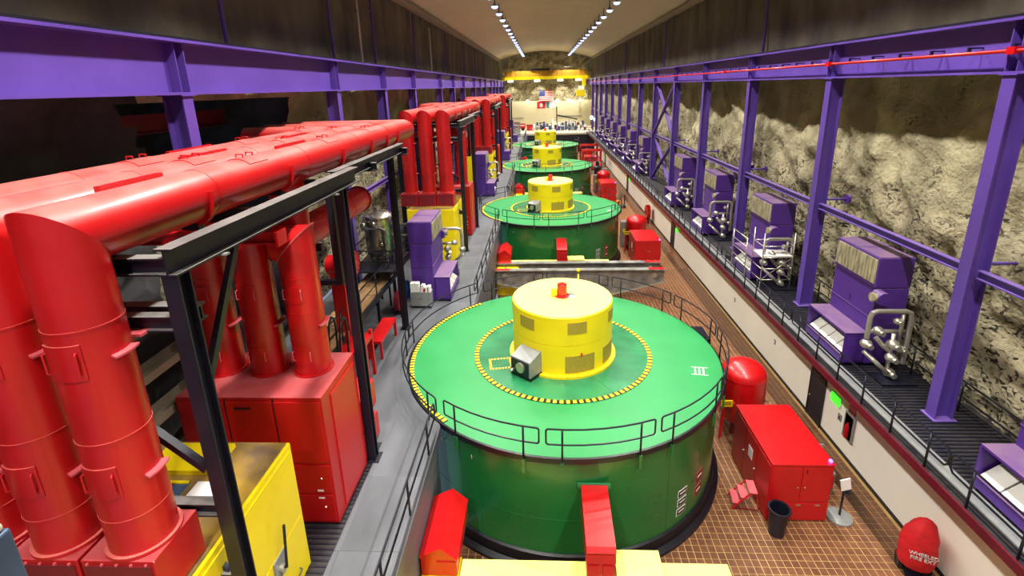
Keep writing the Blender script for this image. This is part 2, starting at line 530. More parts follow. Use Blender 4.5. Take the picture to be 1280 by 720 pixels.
rock('wall_right_upper', 13.25, Y0, 140.0, 16.0, 22.4, .6, 1, ROCKU, .16)
def tun(y, z): return not (13.4 + .5*noise.noise(Vector((0, y, z))) + (.35*(14-z) if z > 10 else 1.2) < y < 22.6 and z < 14.9)
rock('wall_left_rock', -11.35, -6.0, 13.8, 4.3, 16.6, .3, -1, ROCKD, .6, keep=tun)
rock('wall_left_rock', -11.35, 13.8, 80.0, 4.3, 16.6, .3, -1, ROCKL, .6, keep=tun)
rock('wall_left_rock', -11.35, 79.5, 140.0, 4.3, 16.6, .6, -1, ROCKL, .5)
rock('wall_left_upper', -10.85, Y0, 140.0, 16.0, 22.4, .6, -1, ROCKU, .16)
# side tunnel behind the nearest ducts
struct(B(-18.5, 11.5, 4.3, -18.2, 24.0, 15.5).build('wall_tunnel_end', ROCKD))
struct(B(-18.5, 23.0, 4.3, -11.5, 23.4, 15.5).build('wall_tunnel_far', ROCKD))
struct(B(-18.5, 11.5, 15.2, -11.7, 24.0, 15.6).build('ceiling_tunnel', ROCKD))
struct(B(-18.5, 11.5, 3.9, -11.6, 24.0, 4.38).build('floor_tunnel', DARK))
# end walls
wb = struct(B(-11.6, 140.0, DECK_Z, 14.4, 140.5, 11.1).build('wall_back', CREAM))
def rock_back():
    mb = MB(); nx, nz = 56, 28
    for j in range(nz+1):
        z = 11.0 + 14.0*j/nz
        for i in range(nx+1):
            x = -12 + 27.0*i/nx; p = Vector((x, 9, z))
            mb.v.append((x, 140.3 - (noise.fractal(p*.5, 1, 2, 4)*.5 + noise.cell(p)*.25), z))
    w = nx+1
    for j in range(nz):
        for i in range(nx): mb.face([j*w+i, j*w+i+1, (j+1)*w+i+1, (j+1)*w+i])
    return struct(mb.build('wall_back_rock', ROCKL, recalc=False))
rock_back()

# ceiling : vault of transverse panels
CXC, HALF, ZE, RISE = 1.35, 12.1, 21.75, 2.0
def vault(x): 
    t = (x-CXC)/HALF
    return ZE + RISE*(1-t*t)
LP = PITCH/5
NP = int((Y1-Y0)/LP)+1
pm = MB(); NXS, NYS = 28, 8
for i in range(NXS+1):
    x = CXC-HALF + 2*HALF*i/NXS
    for j in range(NYS+1):
        t = j/NYS
        sag = .55*(1-(2*t-1)**2)*(1-abs((x-CXC)/HALF)**3)
        pm.v.append((x, (t-.5)*(LP-.02), vault(x) + sag))
for i in range(NXS):
    for j in range(NYS):
        a = i*(NYS+1)+j
        pm.face([a, a+1, a+NYS+2, a+NYS+1], True)
ceil = struct(B(CXC-HALF-.5, Y0, 24.6, CXC+HALF+.5, Y1+.5, 24.8).build('ceiling', CEIL))
co = ceil.location
LAMP_Y = [51.5 + LP*k for k in range(-15, 17)]
first = None
for k in range(NP+2):
    y = LAMP_Y[0] - LP/2 + LP*k
    if y > Y1: break
    if first is None:
        first = pm.build('ceiling_panel', CEIL, ceil, recalc=False, sharp=60)
        first.location = (-co.x, y-co.y, -co.z)
    else:
        c = first.copy(); COL.objects.link(c); c.location = (-co.x, y-co.y, -co.z)
struct(B(-11.0, Y0, 21.35, -10.35, Y1, 21.75).build('trim_2', TRIM))
struct(B(13.0, Y0, 21.35, 13.5, Y1, 21.75).build('trim_3', TRIM))

# ceiling lamps
lamp_data = bpy.data.lights.new('lamp_light', 'SPOT')
lamp_data.energy = LAMP_W; lamp_data.color = LAMP_COL
lamp_data.spot_size = LAMP_SPOT; lamp_data.spot_blend = 0.35; lamp_data.shadow_soft_size = 0.3
def make_lamp(x, y, z):
    t = thing('pendant_lamp', 'x', 'lamp', (x, y, z))
    MB().lathe([(.02,.3),(.1,.28),(.14,.16),(.36,.02),(.36,-.02),(.32,-.02)], 14).build('lamp_shade', GREYM, t)
    MB().cyl((0,0,.28), (0,0,vault(x)-z+.2), .05, n=8).build('stem', BLACK, t)
    MB().lathe([(0,-.24),(.16,-.22),(.28,-.14),(.34,-.02),(.34,0),(0,0)], 14).build('bulb', LAMPG, t)
    return t
proto = {}
for side, x in (('left', -4.28), ('right', 7.24)):
    vis = [y for y in LAMP_Y if y > 50]
    for y in LAMP_Y:
        if side not in proto: o = proto[side] = make_lamp(x, y, 22.38)
        else:
            p = proto[side]; o = dup(p, (0, y-p.location.y, 0))
        L = bpy.data.objects.new('lamp_light', lamp_data); COL.objects.link(L)
        L.parent = o; L.location = (0, 0, -.36)
        if y in vis:
            o['label'] = 'glowing white ceiling lamp, %s from the camera in the %s row' % (ORD[vis.index(y)] if vis.index(y) < 20 else 'last', side)
            o['group'] = 'ceiling lamps of the %s row' % side
        else:
            o['label'] = 'ceiling lamp of the %s row, overhead out of view above the camera' % side
            o['group'] = 'ceiling lamps of the %s row out of view' % side
        o['category'] = 'lamp'

# =================================================================== CRANE GIRDERS AND COLUMNS
def girder(name, x, label):
    t = thing(name, label, 'girder', (x, 0, 15.0))
    MB().prism([(-.3,0),(.3,0),(.3,.07),(.025,.07),(.025,1.31),(.46,1.31),(.46,1.38),(-.46,1.38),(-.46,1.31),(-.025,1.31),(-.025,.07),(-.3,.07)], (0,-6,0), (1,0,0), (0,0,1), (0,1,0), 145).build('beam', PUR, t)
    B(-.08, -6, 1.38, .08, 139, 1.5).build('crane_rail', BLACK, t)
    return t
gr = girder('crane_girder', 12.5, 'long purple crane girder along the right rock wall')
gl = girder('crane_girder', -9.75, 'long purple crane girder along the left rock wall')
st = MB().box(-.29, -.015, .07, .29, .015, 1.31)
COLR = [14.2 + BAY*n for n in range(0, 14)]
COLL = [13.5]
for k in range(5):
    COLL += [c + PITCH*k for c in (24.0, 31.5, 39.08)]
COLL = [c for c in COLL if c < 138]
sproto = None
def stiffs(par, ylist):
    global sproto
    for y in ylist:
        for dy in (-.17, .17):
            if sproto is None: o = sproto = st.build('stiffener', PUR, par)
            else:
                o = sproto.copy(); COL.objects.link(o); o.parent = par
            o.location = (0, y+dy, 0)
stiffs(gr, COLR); stiffs(gl, COLL)
def column(x, y, z0, label, cat='column', group=None):
    t = thing('steel_column', label, cat, (x, y, z0), group=group)
    H = 15.0 - z0
    MB().ibeam((0,0,.03), (0,1,0), (1,0,0), (0,0,1), H-.06, .40, .56, .035, .03).build('shaft', PUR, t)
    B(-.36,-.3,0,.36,.3,.03).build('base_plate', PUR, t)
    B(-.34,-.28,H-.03,.34,.28,H).build('cap_plate', PUR, t)
    return t
c0 = None
for n, y in enumerate(COLR):
    lab = 'purple steel column on the right walkway, %s from the camera' % ORD[n]
    if c0 is None: c0 = column(12.5, y, WZ, lab, group='right crane columns'); yb = y
    else: dup(c0, (0, y-yb, 0), lab)
c0 = None
for n, y in enumerate(COLL):
    lab = 'purple steel column under the left girder, %s from the camera' % ORD[n]
    if c0 is None: c0 = column(-9.75, y, DECK_Z, lab, group='left crane columns'); yb = y
    else: dup(c0, (0, y-yb, 0), lab)
# horizontal struts
def strut(x, ya, yb, z, label, group):
    o = MB().ibeam((x, ya+.21, z), (1,0,0), (0,0,1), (0,1,0), yb-ya-.42, .2, .26, .03, .03).build('horizontal_strut', PUR)
    return tag(o, label, 'strut', group)
strut(12.5, 6.0, COLR[0], 9.5, 'purple horizontal strut running from the nearest right column out of frame', 'right struts')
for n in range(len(COLR)-1):
    strut(12.5, COLR[n], COLR[n+1], 9.5, 'purple horizontal strut between the %s and %s columns on the right' % (ORD[n], ORD[n+1]), 'right struts')
for n in range(0, 4):
    strut(-9.75, COLL[n], COLL[n+1], 9.6, 'purple horizontal strut between the %s and %s columns on the left' % (ORD[n], ORD[n+1]), 'left struts')
# cross bracing in the fifth bay on the right
ya, yb = COLR[4], COLR[5]
for nm, za, zb, dx in (('upper brace rising away from the camera', 9.7, 14.8, .1), ('upper brace falling away from the camera', 14.8, 9.7, -.1), ('lower brace rising away from the camera', 4.8, 9.3, .1), ('lower brace falling away from the camera', 9.3, 4.8, -.1)):
    o = MB().bar((12.5+dx, ya+.28, za), (12.5+dx, yb-.28, zb), .12, .3, (1,0,0)).build('diagonal_brace', PUR)
    tag(o, 'purple diagonal %s in the cross-braced right bay' % nm, 'brace', 'right diagonal braces')
# stays from the columns to the rock
for n in range(0, 5):
    t = thing('wall_stay', 'short purple tie with round plate behind the %s right column' % ORD[n], 'tie', (12.78, COLR[n], 9.75), group='rock ties')
    MB().cyl((0,0,0), (1.05,0,0), .05, n=10).build('rod', PUR, t)
    MB().cyl((.95,0,0), (1.05,0,0), .22, n=14).build('anchor_plate', PURD, t)
# red conductor bar
t = thing('conductor_bar', 'bright red conductor bar bracketed along the right girder', 'conductor', (12.1, 0, 15.57))
MB().tube([(0,-6,0),(0,128,0)], .05, 8).build('bar', RED, t)
for k in range(0, 46):
    y = 7 + k*1.42
    b = MB().box(-.04,-.03,.05,.04,.03,.13).box(-.04,-.03,.13,.38,.03,.17)
    if k == 0: b0 = b.build('bracket', BLACK, t); b0.location = (0, y, 0)
    else:
        c = b0.copy(); COL.objects.link(c); c.location = (0, y, 0)
for k, y in enumerate((14.1, 22.6, 35.0)):
    MB().box(-.1,y-.12,-.09,.1,y+.12,.1).build('splice', RED, t)
# conduits up the rock
for side, x, lst in (('right', 13.12, [(31.9, PUR), (56.5, PUR), (82, PUR), (107, PUR)]), ('left', -10.72, [(17.8, PUR), (27.1, PUR), (31.4, CONC), (34.0, PUR), (45.0, PUR), (51.5, CONC), (60.0, PUR), (74.0, PUR), (86, PUR), (100, PUR)])):
    for n, (y, m) in enumerate(lst):
        t = thing('wall_conduit', '%s vertical conduit on the upper %s rock wall, %s from the camera' % ('cream' if m is CONC else 'purple', side, ORD[n]), 'pipe', (x, y, 16.45), group='upper %s conduits' % side)
        top = 4.6 if m is PUR else 4.2
        MB().cyl((0,0,0), (0,0,top), .07, n=8).build('pipe', m, t)
        B(-.04 if side == 'left' else 0, -.35, top-1.2, .0 if side == 'left' else .04, .35, top-1.1).build('arm', BLACK, t)
t = thing('wall_conduit', 'thin purple pipe on the rock beside the second right column', 'pipe', (13.3, 32.6, 4.6))
MB().cyl((0,0,0), (0,0,11.0), .08, n=8).build('pipe', PUR, t)
B(-.06,-.1,5.0,.3,.1,5.2).build('clamp', PURD, t)

# =================================================================== RIGHT WALKWAY: railings and coolers
def rail_loop(x, y0, y1, z0, z1, r=.03):
    return MB().tube([(x,y0+.12,z1),(x,y1-.12,z1),(x,y1,z1-.12),(x,y1,z0+.12),(x,y1-.12,z0),(x,y0+.12,z0),(x,y0,z0+.12),(x,y0,z1-.12)], r, 6, closed=True)
def straight_rail(name, label, x, y, z, L, sp, group, h=1.08):
    t = thing(name, label, 'railing', (x, y, z), group=group)
    rail_loop(0, .03, L-.03, h*.5, h).build('rail_loop', BLACKR, t)
    n = max(2, round(L/sp))
    p0 = None
    for k in range(n):
        yy = (k+.5)*L/n
        if p0 is None: p0 = MB().cyl((0,0,0), (0,0,h), .032, n=8).build('post', BLACKR, t); p0.location = (0, yy, 0)
        else:
            c = p0.copy(); COL.objects.link(c); c.location = (0, yy, 0)
    return t
r0 = straight_rail('walkway_railing', 'x', 10.5, 2.76, WZ, BAY, 1.52, 'front railing of the right walkway')
for n in range(13):
    lab = 'black two-bar railing along the right walkway edge, %s length from the camera' % ORD[n]
    if n == 0: r0['label'] = lab
    else: dup(r0, (0, BAY*n, 0), lab)
r1 = straight_rail('walkway_railing', 'x', 13.3, 2.76, WZ, BAY, 2.1, 'back railing of the right walkway')
for n in range(8):
    lab = 'black two-bar railing against the right rock wall, %s length from the camera' % ORD[n]
    if n == 0: r1['label'] = lab
    else: dup(r1, (0, BAY*n, 0), lab)

def cooler(label, loc, rot=0.0, group=None):
    """local x runs from the intake to the wall, y along the unit"""
    t = thing('cooling_unit', label, 'cooling unit', loc, rot, group)
    L = 1.3
    # intake trough
    ih = MB()
    ih.prism([(-.98,.12),(-.16,.12),(-.16,1.35),(-.98,1.35),(-.98,1.28),(-.24,1.28),(-.24,.2),(-.92,.2),(-.92,.42),(-.98,.42)], (0,-L,0), (1,0,0), (0,0,1), (0,1,0), 2*L)
    ih.build('intake_hood', PURD, t)
    for sy in (-1, 1):
        MB().prism([(-.98,.12),(-.17,.12),(-.17,1.34),(-.98,1.34)], (0, sy*(L-.02)-.02, 0), (1,0,0), (0,0,1), (0,1,0), .04).build('intake_cheek', PURD, t)
    f0 = None
    for k in range(4):
        y = -L + .08 + (2*L-.16)*(k+.5)/4
        if f0 is None:
            f0 = MB().bar((-.90,0,.44), (-.30,0,.92), .56, .05).build('filter_panel', FILT, t); f0.location = (0, y, 0)
        else:
            c = f0.copy(); COL.objects.link(c); c.location = (0, y, 0)
    B(-.15,-L,.1,.98,L,3.1).build('tower', PURD, t, bevel=.02)
    B(-.165,-L-.012,1.9,.985,L+.012,1.94).build('seam', PURD, t)
    MB().prism([(-.22,3.13),(-.22,4.25),(1.0,4.25),(1.0,3.13)], (0,-L,0), (1,0,0), (0,0,1), (0,1,0), 2*L).build('hood', PURD, t, bevel=.02)
    B(-.2,-L+.03,4.25,.95,-.02,4.275).build('top_panel', PURD, t)
    B(-.2,.02,4.25,.95,L-.03,4.275).build('top_panel', PURD, t)
    for k in range(2):
        ya = -L+.08 + k*(L-.06)
        fr = B(-.245, ya, 3.26, -.22, ya+L-.1, 4.17).build('louvre_panel', LOUV, t)
        sl = MB()
        for q in range(6): sl.box(-.262, ya+.04+q*.19, 3.3, -.246, ya+.1+q*.19, 4.13)
        s_ = sl.build('slat', LOUV, fr, recalc=False); s_['kind'] = 'stuff'
    mo = MB().cyl((-.1,-L-.42,2.86), (-.1,-L+.02,2.86), .24, n=16).build('fan_motor', PURD, t)
    MB().cyl((-.46,-L-.24,2.9), (-.24,-L-.24,2.9), .17, .13, n=14).build('motor_cover', LOUV, mo)
    for sx in (-.9, .85):
        for sy in (-L+.1, L-.1):
            B(sx-.06, sy-.06, 0, sx+.06, sy+.06, .12).build('foot', BLACK, t)
    return t
def manifold(label, loc, rot=0.0, group=None):
    """galvanised pipe loop standing at the near end of a cooler (local y=0 at the end face)"""
    t = thing('pipe_manifold', label, 'pipes', loc, rot, group)
    r = .085
    MB().tube([(-.72,-.75,1.55),(-.72,-.75,2.35),(-.66,-.75,2.52),(-.5,-.75,2.58),(.45,-.75,2.58),(.62,-.75,2.5),(.68,-.75,2.32),(.68,-.75,.55)], r, 10).build('pipe_loop', STEEL, t)
    MB().tube([(-.5,-.62,1.75),(.62,-.62,1.75)], .07, 10).build('cross_pipe', STEEL, t)
    MB().tube([(-.75,-.75,1.05),(-.1,-1.25,.42)], .075, 10).build('slant_pipe', STEEL, t)
    MB().tube([(.15,-.8,1.75),(.15,-.8,.1)], .07, 10).build('drop_pipe', STEEL, t)
    MB().tube([(.43,-.7,2.55),(.43,-.7,1.3)], .06, 8).build('drop_pipe', STEEL, t)
    for q, (x, y, z, s) in enumerate([(-.72,-.78,1.35,.2),(-.3,-.66,1.78,.19),(.15,-.85,1.35,.22),(.15,-.88,.85,.2),(.2,-.85,.25,.2),(.55,-.75,1.1,.15),(.3,-.65,2.15,.14)]):
        v = MB().sphere((x,y,z), s, 10, 6, (1,1,.85)).build('valve', STEEL, t)
        MB().cyl((x,y-s*.6,z), (x,y-s*1.5,z), s*.5, n=10).build('valve_cap', STEEL, v)
    MB().tube([(-.1,-.3,1.35),(-.02,-.55,1.2),(.15,-.7,1.05)], .09, 8).build('elbow', STEEL, t)
    B(-.3,-1.35,0,.9,-.5,.06).build('drip_tray', BLACK, t)
    return t
UX, UY = 12.12, 18.5
bays = [-1, 0, 1, 2, 3, 5, 6, 7, 8, 9, 10]
cu = pmf = None
for q, n in enumerate(bays):
    if n == -1: lab = 'purple cooling unit cut off at the lower right edge of the picture'
    else: lab = 'purple cooling unit with beige louvres on the right walkway, %s of those fully in view' % ORD[q-1]
    if cu is None: cu = cooler(lab, (UX, UY+BAY*n, WZ), 0, 'cooling units on the right walkway'); yb = UY+BAY*n
    else: dup(cu, (0, UY+BAY*n-yb, 0), lab)
for q, n in enumerate(bays[1:]):
    lab = 'galvanised pipe loop with valves beside the %s right cooling unit' % ORD[q]
    if pmf is None: pmf = manifold(lab, (UX, UY-1.3+BAY*n, WZ), 0, 'pipe loops of the right cooling units'); yb = UY+BAY*n
    else: dup(pmf, (0, UY+BAY*n-yb, 0), lab)
# scaffold around the second unit
t = thing('scaffold', 'light tubular scaffold standing in front of the second right cooling unit', 'scaffold', (11.2, UY+BAY-2.4, WZ))
for x in (0, 1.5):
    for y in (0, 1.2):
        MB().cyl((x,y,0), (x,y,3.0), .03, n=8).build('standard', STEEL, t)
for z in (.5, 1.1, 1.7, 2.3):
    for y in (0, 1.2): MB().tube([(0,y,z),(1.5,y,z)], .025, 6).build('ledger', STEEL, t)
    for x in (0, 1.5): MB().tube([(x,0,z),(x,1.2,z)], .025, 6).build('rung', STEEL, t)
B(0,.05,1.72,1.5,1.15,1.77).build('platform', PAPER, t)
MB().tube([(0,0,.5),(1.5,0,1.7)], .02, 6).build('brace', STEEL, t)
t = thing('access_gate', 'pale grey tubular guard frame in front of the second right intake hood', 'guard frame', (10.98, UY+BAY-.9, WZ))
for y in (0, 1.9): MB().cyl((0,y,0), (0,y,2.3), .035, n=8).build('upright', STEEL, t)
for z in (.9, 1.35, 1.8, 2.27): MB().tube([(0,0,z),(0,1.9,z)], .03, 6).build('bar', STEEL, t)
# number on the nearest unit
def text(body, size, name, m, parent=None, loc=(0,0,0), rot=(0,0,0), ext=.004, align='CENTER', sp=1.0):
    cu_ = bpy.data.curves.new(name, 'FONT'); cu_.body = body; cu_.size = size; cu_.extrude = ext; cu_.align_x = align; cu_.align_y = 'CENTER'; cu_.space_line = sp
    o = bpy.data.objects.new(name, cu_); COL.objects.link(o); cu_.materials.append(m)
    me = bpy.data.meshes.new_from_object(o); bpy.data.objects.remove(o)
    o = bpy.data.objects.new(name, me); COL.objects.link(o)
    if parent: o.parent = parent
    o.location = loc; o.rotation_euler = rot
    return o
for o in scene.objects:
    if o.get('label', '').startswith('purple cooling unit with beige louvres on the right walkway, first'):
        text('2', .3, 'number', BLACK, o, (-.156, .1, 2.2), (PI/2, 0, -PI/2))
# wall fixtures under the walkway
for i in range(4):
    y = 18.9 + PITCH*i
    t = thing('exit_sign', 'lit green sign on the white wall beside the %s dark door' % ORD[i], 'sign', (12.28, y-.1, 1.8), group='green signs by the doors')
    B(-.08,-.3,.05,0,.3,.42).build('sign_box', EXITG, t)
    B(-.02,-.32,.03,.02,.32,.44).build('back_plate', PAPER, t)
t = thing('alarm_sign', 'small red plate on the white wall by the nearest door', 'sign', (12.3, 17.75, 2.02)); B(-.03,-.2,0,0,.2,.36).build('plate', RED, t); B(-.035,-.15,.1,-.031,.15,.14).build('band', REDD, t)
t = thing('switch_plate', 'small grey switch plate on the white wall by the nearest door', 'switch', (12.3, 18.43, 1.28)); B(-.03,-.12,0,0,.12,.3).build('plate', GREYM, t); B(-.045,-.03,.1,-.03,.03,.2).build('rocker', BLACK, t)
t = thing('extinguisher_cabinet', 'grey recessed cabinet holding a red extinguisher in the white wall', 'cabinet', (12.3, 17.72, .92))
MB().prism([(-.3,0),(.3,0),(.3,1.15),(-.3,1.15),(-.3,.06),(-.24,.06),(-.24,1.09),(.24,1.09),(.24,.06),(-.3,.06)], (-.1,0,0), (0,1,0), (0,0,1), (1,0,0), .1).build('frame', GREYM, t)
B(-.02,-.26,.03,0,.26,1.1).build('back_panel', PAPER, t)
MB().lathe([(0,.1),(.09,.1),(.1,.14),(.1,.62),(.05,.7),(.03,.78),(0,.78)], 12, (-.12,0,0)).build('extinguisher_bottle', RED, t)
for i, y in enumerate((27.5, 33.0, 40.5, 53.0)):
    t = thing('fire_bell', 'small red bell under the right walkway edge, %s from the camera' % ORD[i], 'bell', (12.3, y, 3.35), group='red bells on the white wall')
    MB().cyl((-.16,0,0), (-.02,0,0), .16, .2, n=14).build('gong', REDD, t); B(-.05,-.1,-.1,0,.1,.1).build('base', REDD, t)
for i, (y, z) in enumerate(((24.5, 1.6), (30.2, 1.5))):
    t = thing('wall_socket', 'small grey socket on the white wall, %s beyond the nearest door' % ORD[i], 'socket', (12.3, y, z)); B(-.04,-.08,-.12,0,.08,.12).build('box', GREYM, t); B(-.05,-.05,-.07,-.041,.05,.07).build('cover', PAPER, t)

# =================================================================== GENERATORS
def arc_pts(r, z, a0, a1, n):
    return [(r*math.cos(a0+(a1-a0)*k/n), r*math.sin(a0+(a1-a0)*k/n), z) for k in range(n+1)]
def arc_rail(par, r, a0, a1, z=DECK_Z, bracket=True, h=1.05):
    a0 = math.radians(a0); a1 = math.radians(a1)
    n = max(6, int((a1-a0)*12)); e = .05/r
    pts = arc_pts(r, z+h, a0+e, a1-e, n) + [(r*math.cos(a1), r*math.sin(a1), z+h-.05), (r*math.cos(a1), r*math.sin(a1), z+h*.5+.05)] + arc_pts(r, z+h*.5, a1-e, a0+e, n) + [(r*math.cos(a0), r*math.sin(a0), z+h*.5+.05), (r*math.cos(a0), r*math.sin(a0), z+h-.05)]
    g = MB().tube(pts, .028, 6, closed=True).build('guard_rail', BLACKR, par)
    for a in (a0 + .075, a1 - .075):
        c, s_ = math.cos(a), math.sin(a)
        MB().cyl((r*c, r*s_, z-.12 if bracket else z), (r*c, r*s_, z+h), .032, n=8).build('post', BLACKR, g)
        if bracket:
            MB().obox((r*c, r*s_, z-.34), (.035*c, .035*s_, 0), (-.045*s_, .045*c, 0), (0,0,.24)).build('post_bracket', GREEN, g)
    return g
def patch(r, a0, a1, z0, z1, th=.02):
    return MB().lathe([(r,z0),(r+th,z0),(r+th,z1),(r,z1)], 6, a0=math.radians(a0), a1=math.radians(a1), closed_prof=True)

def make_generator(label):
    t = thing('generator', label, 'generator', (GX, GY, 0), group='generators in a row')
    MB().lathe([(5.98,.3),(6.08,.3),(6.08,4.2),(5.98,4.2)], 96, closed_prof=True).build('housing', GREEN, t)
    # plate seams
    for a in (-118, -82, -58, -20, 30):
        patch(6.079, a-.07, a+.07, .6, 4.15, .008).build('weld_seam', GREEN, t)
    MB().lathe([(6.079,1.9),(6.087,1.9),(6.087,1.93),(6.079,1.93)], 96, closed_prof=True).build('weld_seam', GREEN, t)
    MB().lathe([(5.9,0),(6.37,0),(6.37,.12),(6.2,.2),(6.16,.55),(6.085,.6),(5.9,.6)], 96, closed_prof=True).build('skirt', SKIRT, t)
    MB().lathe([(5.8,4.2),(6.27,4.2),(6.27,4.385),(6.22,4.40),(5.8,4.40)], 96, closed_prof=True).build('rim', SKIRT, t)
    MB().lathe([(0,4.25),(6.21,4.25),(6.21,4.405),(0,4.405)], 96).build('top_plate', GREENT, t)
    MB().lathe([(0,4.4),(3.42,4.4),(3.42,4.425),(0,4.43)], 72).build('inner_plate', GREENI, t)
    for a in (0, 90, 205, 300):
        c, s_ = math.cos(math.radians(a)), math.sin(math.radians(a))
        MB().obox((2.8*c, 2.8*s_, 4.428), (.6*c, .6*s_, 0), (-.012*s_, .012*c, 0), (0,0,.006)).build('plate_seam', GREENT, t)
    bd = MB().lathe([(3.44,4.405),(3.62,4.405),(3.62,4.43),(3.44,4.43)], 96, closed_prof=True).build('hazard_band', SKIRT, t)
    hz = MB()
    for k in range(96):
        a = 2*PI*k/96
        hz.lathe([(3.44,4.43),(3.62,4.43),(3.62,4.438),(3.44,4.438)], 1, a0=a, a1=a+PI/96*1.15, closed_prof=True)
    o = hz.build('hazard_block', STRIPE, bd, recalc=False); o['kind'] = 'stuff'
    a0, a1 = math.radians(129.5), math.radians(229)
    eb = MB().lathe([(6.03,4.405),(6.2,4.405),(6.2,4.425),(6.03,4.425)], 60, a0=a0, a1=a1, closed_prof=True).build('hazard_band', SKIRT, t)
    hz = MB(); N = 52
    for k in range(N):
        a = a0 + (a1-a0)*(k+.2)/N
        hz.lathe([(6.03,4.425),(6.2,4.425),(6.2,4.437),(6.03,4.437)], 1, a0=a, a1=a+(a1-a0)/N*.6, closed_prof=True)
    o = hz.build('hazard_block', STRIPE, eb, recalc=False); o['kind'] = 'stuff'
    # taped hatch outline
    hx = thing_part = MB(); ux = Vector((.985,.17,0)); uy = Vector((-.17,.985,0)); c = Vector((-2.48,-1.02,4.433))
    for sx, sy, lx, ly in ((0,.36,.44,.045),(0,-.36,.44,.045),(.4,0,.045,.36),(-.4,0,.045,.36)):
        hx.obox(c+ux*sx+uy*sy, ux*lx, uy*ly, (0,0,.005))
    o = hx.build('hatch_tape', STRIPE, t); o['kind'] = 'stuff'
    hb = MB()
    for k in range(7):
        for sy in (.36, -.36): hb.obox(c+ux*(-.38+k*.125)+uy*sy+Vector((0,0,.004)), ux*.022+uy*.02, uy*.045, (0,0,.003))
        if k < 5:
            for sx in (.4, -.4): hb.obox(c+uy*(-.26+k*.125)+ux*sx+Vector((0,0,.004)), ux*.045, uy*.022+ux*.02, (0,0,.003))
    o = hb.build('tape_stripe', SKIRT, t, recalc=False); o['kind'] = 'stuff'
    # yellow drum
    MB().lathe([(0,4.41),(2.17,4.41),(2.17,4.52),(0,4.52)], 64).build('drum_flange', YEL, t)
    MB().lathe([(1.9,4.5),(2.0,4.5),(2.0,5.7),(1.9,5.7)], 64, closed_prof=True).build('lower_drum', YEL, t)
    MB().lathe([(1.9,5.7),(1.98,5.7),(1.98,5.73),(2.0,5.73),(2.0,6.83),(1.97,6.86),(1.9,6.86)], 64, closed_prof=True).build('upper_drum', YEL, t)
    MB().lathe([(0,6.84),(1.96,6.84),(1.96,6.875),(0,6.875)], 64).build('drum_lid', YELT, t)
    for a in (-76, -134, -20, 45, 110, 170): 
        v = patch(1.995, a-10.5, a+10.5, 6.2, 6.66).build('upper_vent', VENT, t)
    for a in (-72, -24, 60, 150):
        v = patch(1.995, a-17, a+17, 4.6, 5.3).build('lower_vent', VENT, t)
    bo = MB()
    for k in range(64):
        a = 2*PI*k/64; bo.box(2.1*math.cos(a)-.02, 2.1*math.sin(a)-.02, 4.52, 2.1*math.cos(a)+.02, 2.1*math.sin(a)+.02, 4.55)
    o = bo.build('flange_bolt', YELT, t, recalc=False); o['kind'] = 'stuff'
    B(.62,-1.94,5.28,.68,-1.88,5.4).build('indicator', RED, t)
    # instrument box
    a = math.radians(-129); d = Vector((math.cos(a), math.sin(a), 0)); s_ = Vector((-d.y, d.x, 0))
    ib = MB().prism([(1.6,4.55),(2.62,4.55),(2.62,5.2),(2.0,5.42),(1.6,5.42)], -s_*.48, d, (0,0,1), s_, .96).build('instrument_box', GREYM, t, bevel=.02)
    fp = MB().obox(d*2.635+Vector((0,0,4.87)), d*.015, s_*.42, (0,0,.28)).build('front_panel', BLACK, ib)
    MB().cyl(d*2.64+s_*.05+Vector((0,0,4.9)), d*2.72+s_*.05+Vector((0,0,4.9)), .2, n=16).build('fan_ring', STEEL, ib)
    MB().cyl(d*2.65-s_*.3+Vector((0,0,4.72)), d*2.85-s_*.3+Vector((0,0,4.72)), .06, n=10).build('cable_gland', STEEL, ib)
    MB().obox(d*2.0+Vector((0,0,4.5)), d*.62, s_*.5, (0,0,.05)).build('box_plinth', SKIRT, ib)
    # red cap on the lid
    cap = MB().lathe([(0,6.87),(.3,6.87),(.3,6.93),(.2,6.95),(.2,7.36),(.17,7.4),(0,7.4)], 20).build('shaft_cap', RED, t)
    B(-.44,-.1,6.9,-.2,.1,7.16).build('terminal_box', YEL, cap)
    MB().tube([(.2,-.05,6.95),(.36,-.02,6.97),(.5,.05,6.9)], .02, 6).build('cable', SKIRT, cap)
    MB().lathe([(0,6.875),(.2,6.875),(.2,6.885),(0,6.885)], 14, (.34,0,0)).build('cover_disc', PAPER, cap)
    # painted numeral mark
    for k in range(3):
        MB().obox((5.0+k*.15, -1.5-.02*k, 4.412), (.03,0,0), (.05,.2,0), (0,0,.004)).build('painted_stroke', FLAGW, t)
    for yy in (-1.26, -1.77): MB().obox((5.17+(yy+1.5)*.25, yy, 4.412), (.3,-.04,0), (0,.014,0), (0,0,.004)).build('painted_stroke', FLAGW, t)
    # nameplates
    for z, a, fm in ((1.66,-51,BLACK),(1.3,-51,BLACK),(.92,-51.2,BLACK),(1.62,-41,REDD),(1.05,-41.2,REDD)):
        h = .28 if fm is BLACK else .42
        p = patch(6.08, a-2.2, a+2.2, z, z+h, .012).build('nameplate', PINK if fm is REDD else PAPER, t)
        patch(6.088, a-2.0, a+2.0, z+.025, z+h-.025, .01).build('plate_face', fm, p)
        patch(6.096, a-1.4, a+1.4, z+h*.45, z+h*.62, .006).build('printed_line', PAPER, p)
    # guard rails
    for a0, a1 in ((-129,-98.5),(-96.6,-66.4),(-64.3,-34),(-32,1.2),(3.0,31.6),(33.6,63.6),(65.6,95),(97,127)):
        arc_rail(t, 6.32, a0, a1)
    for a0, a1 in ((129.5,178),(179,228.5)):
        arc_rail(t, 6.42, a0, a1, bracket=False)
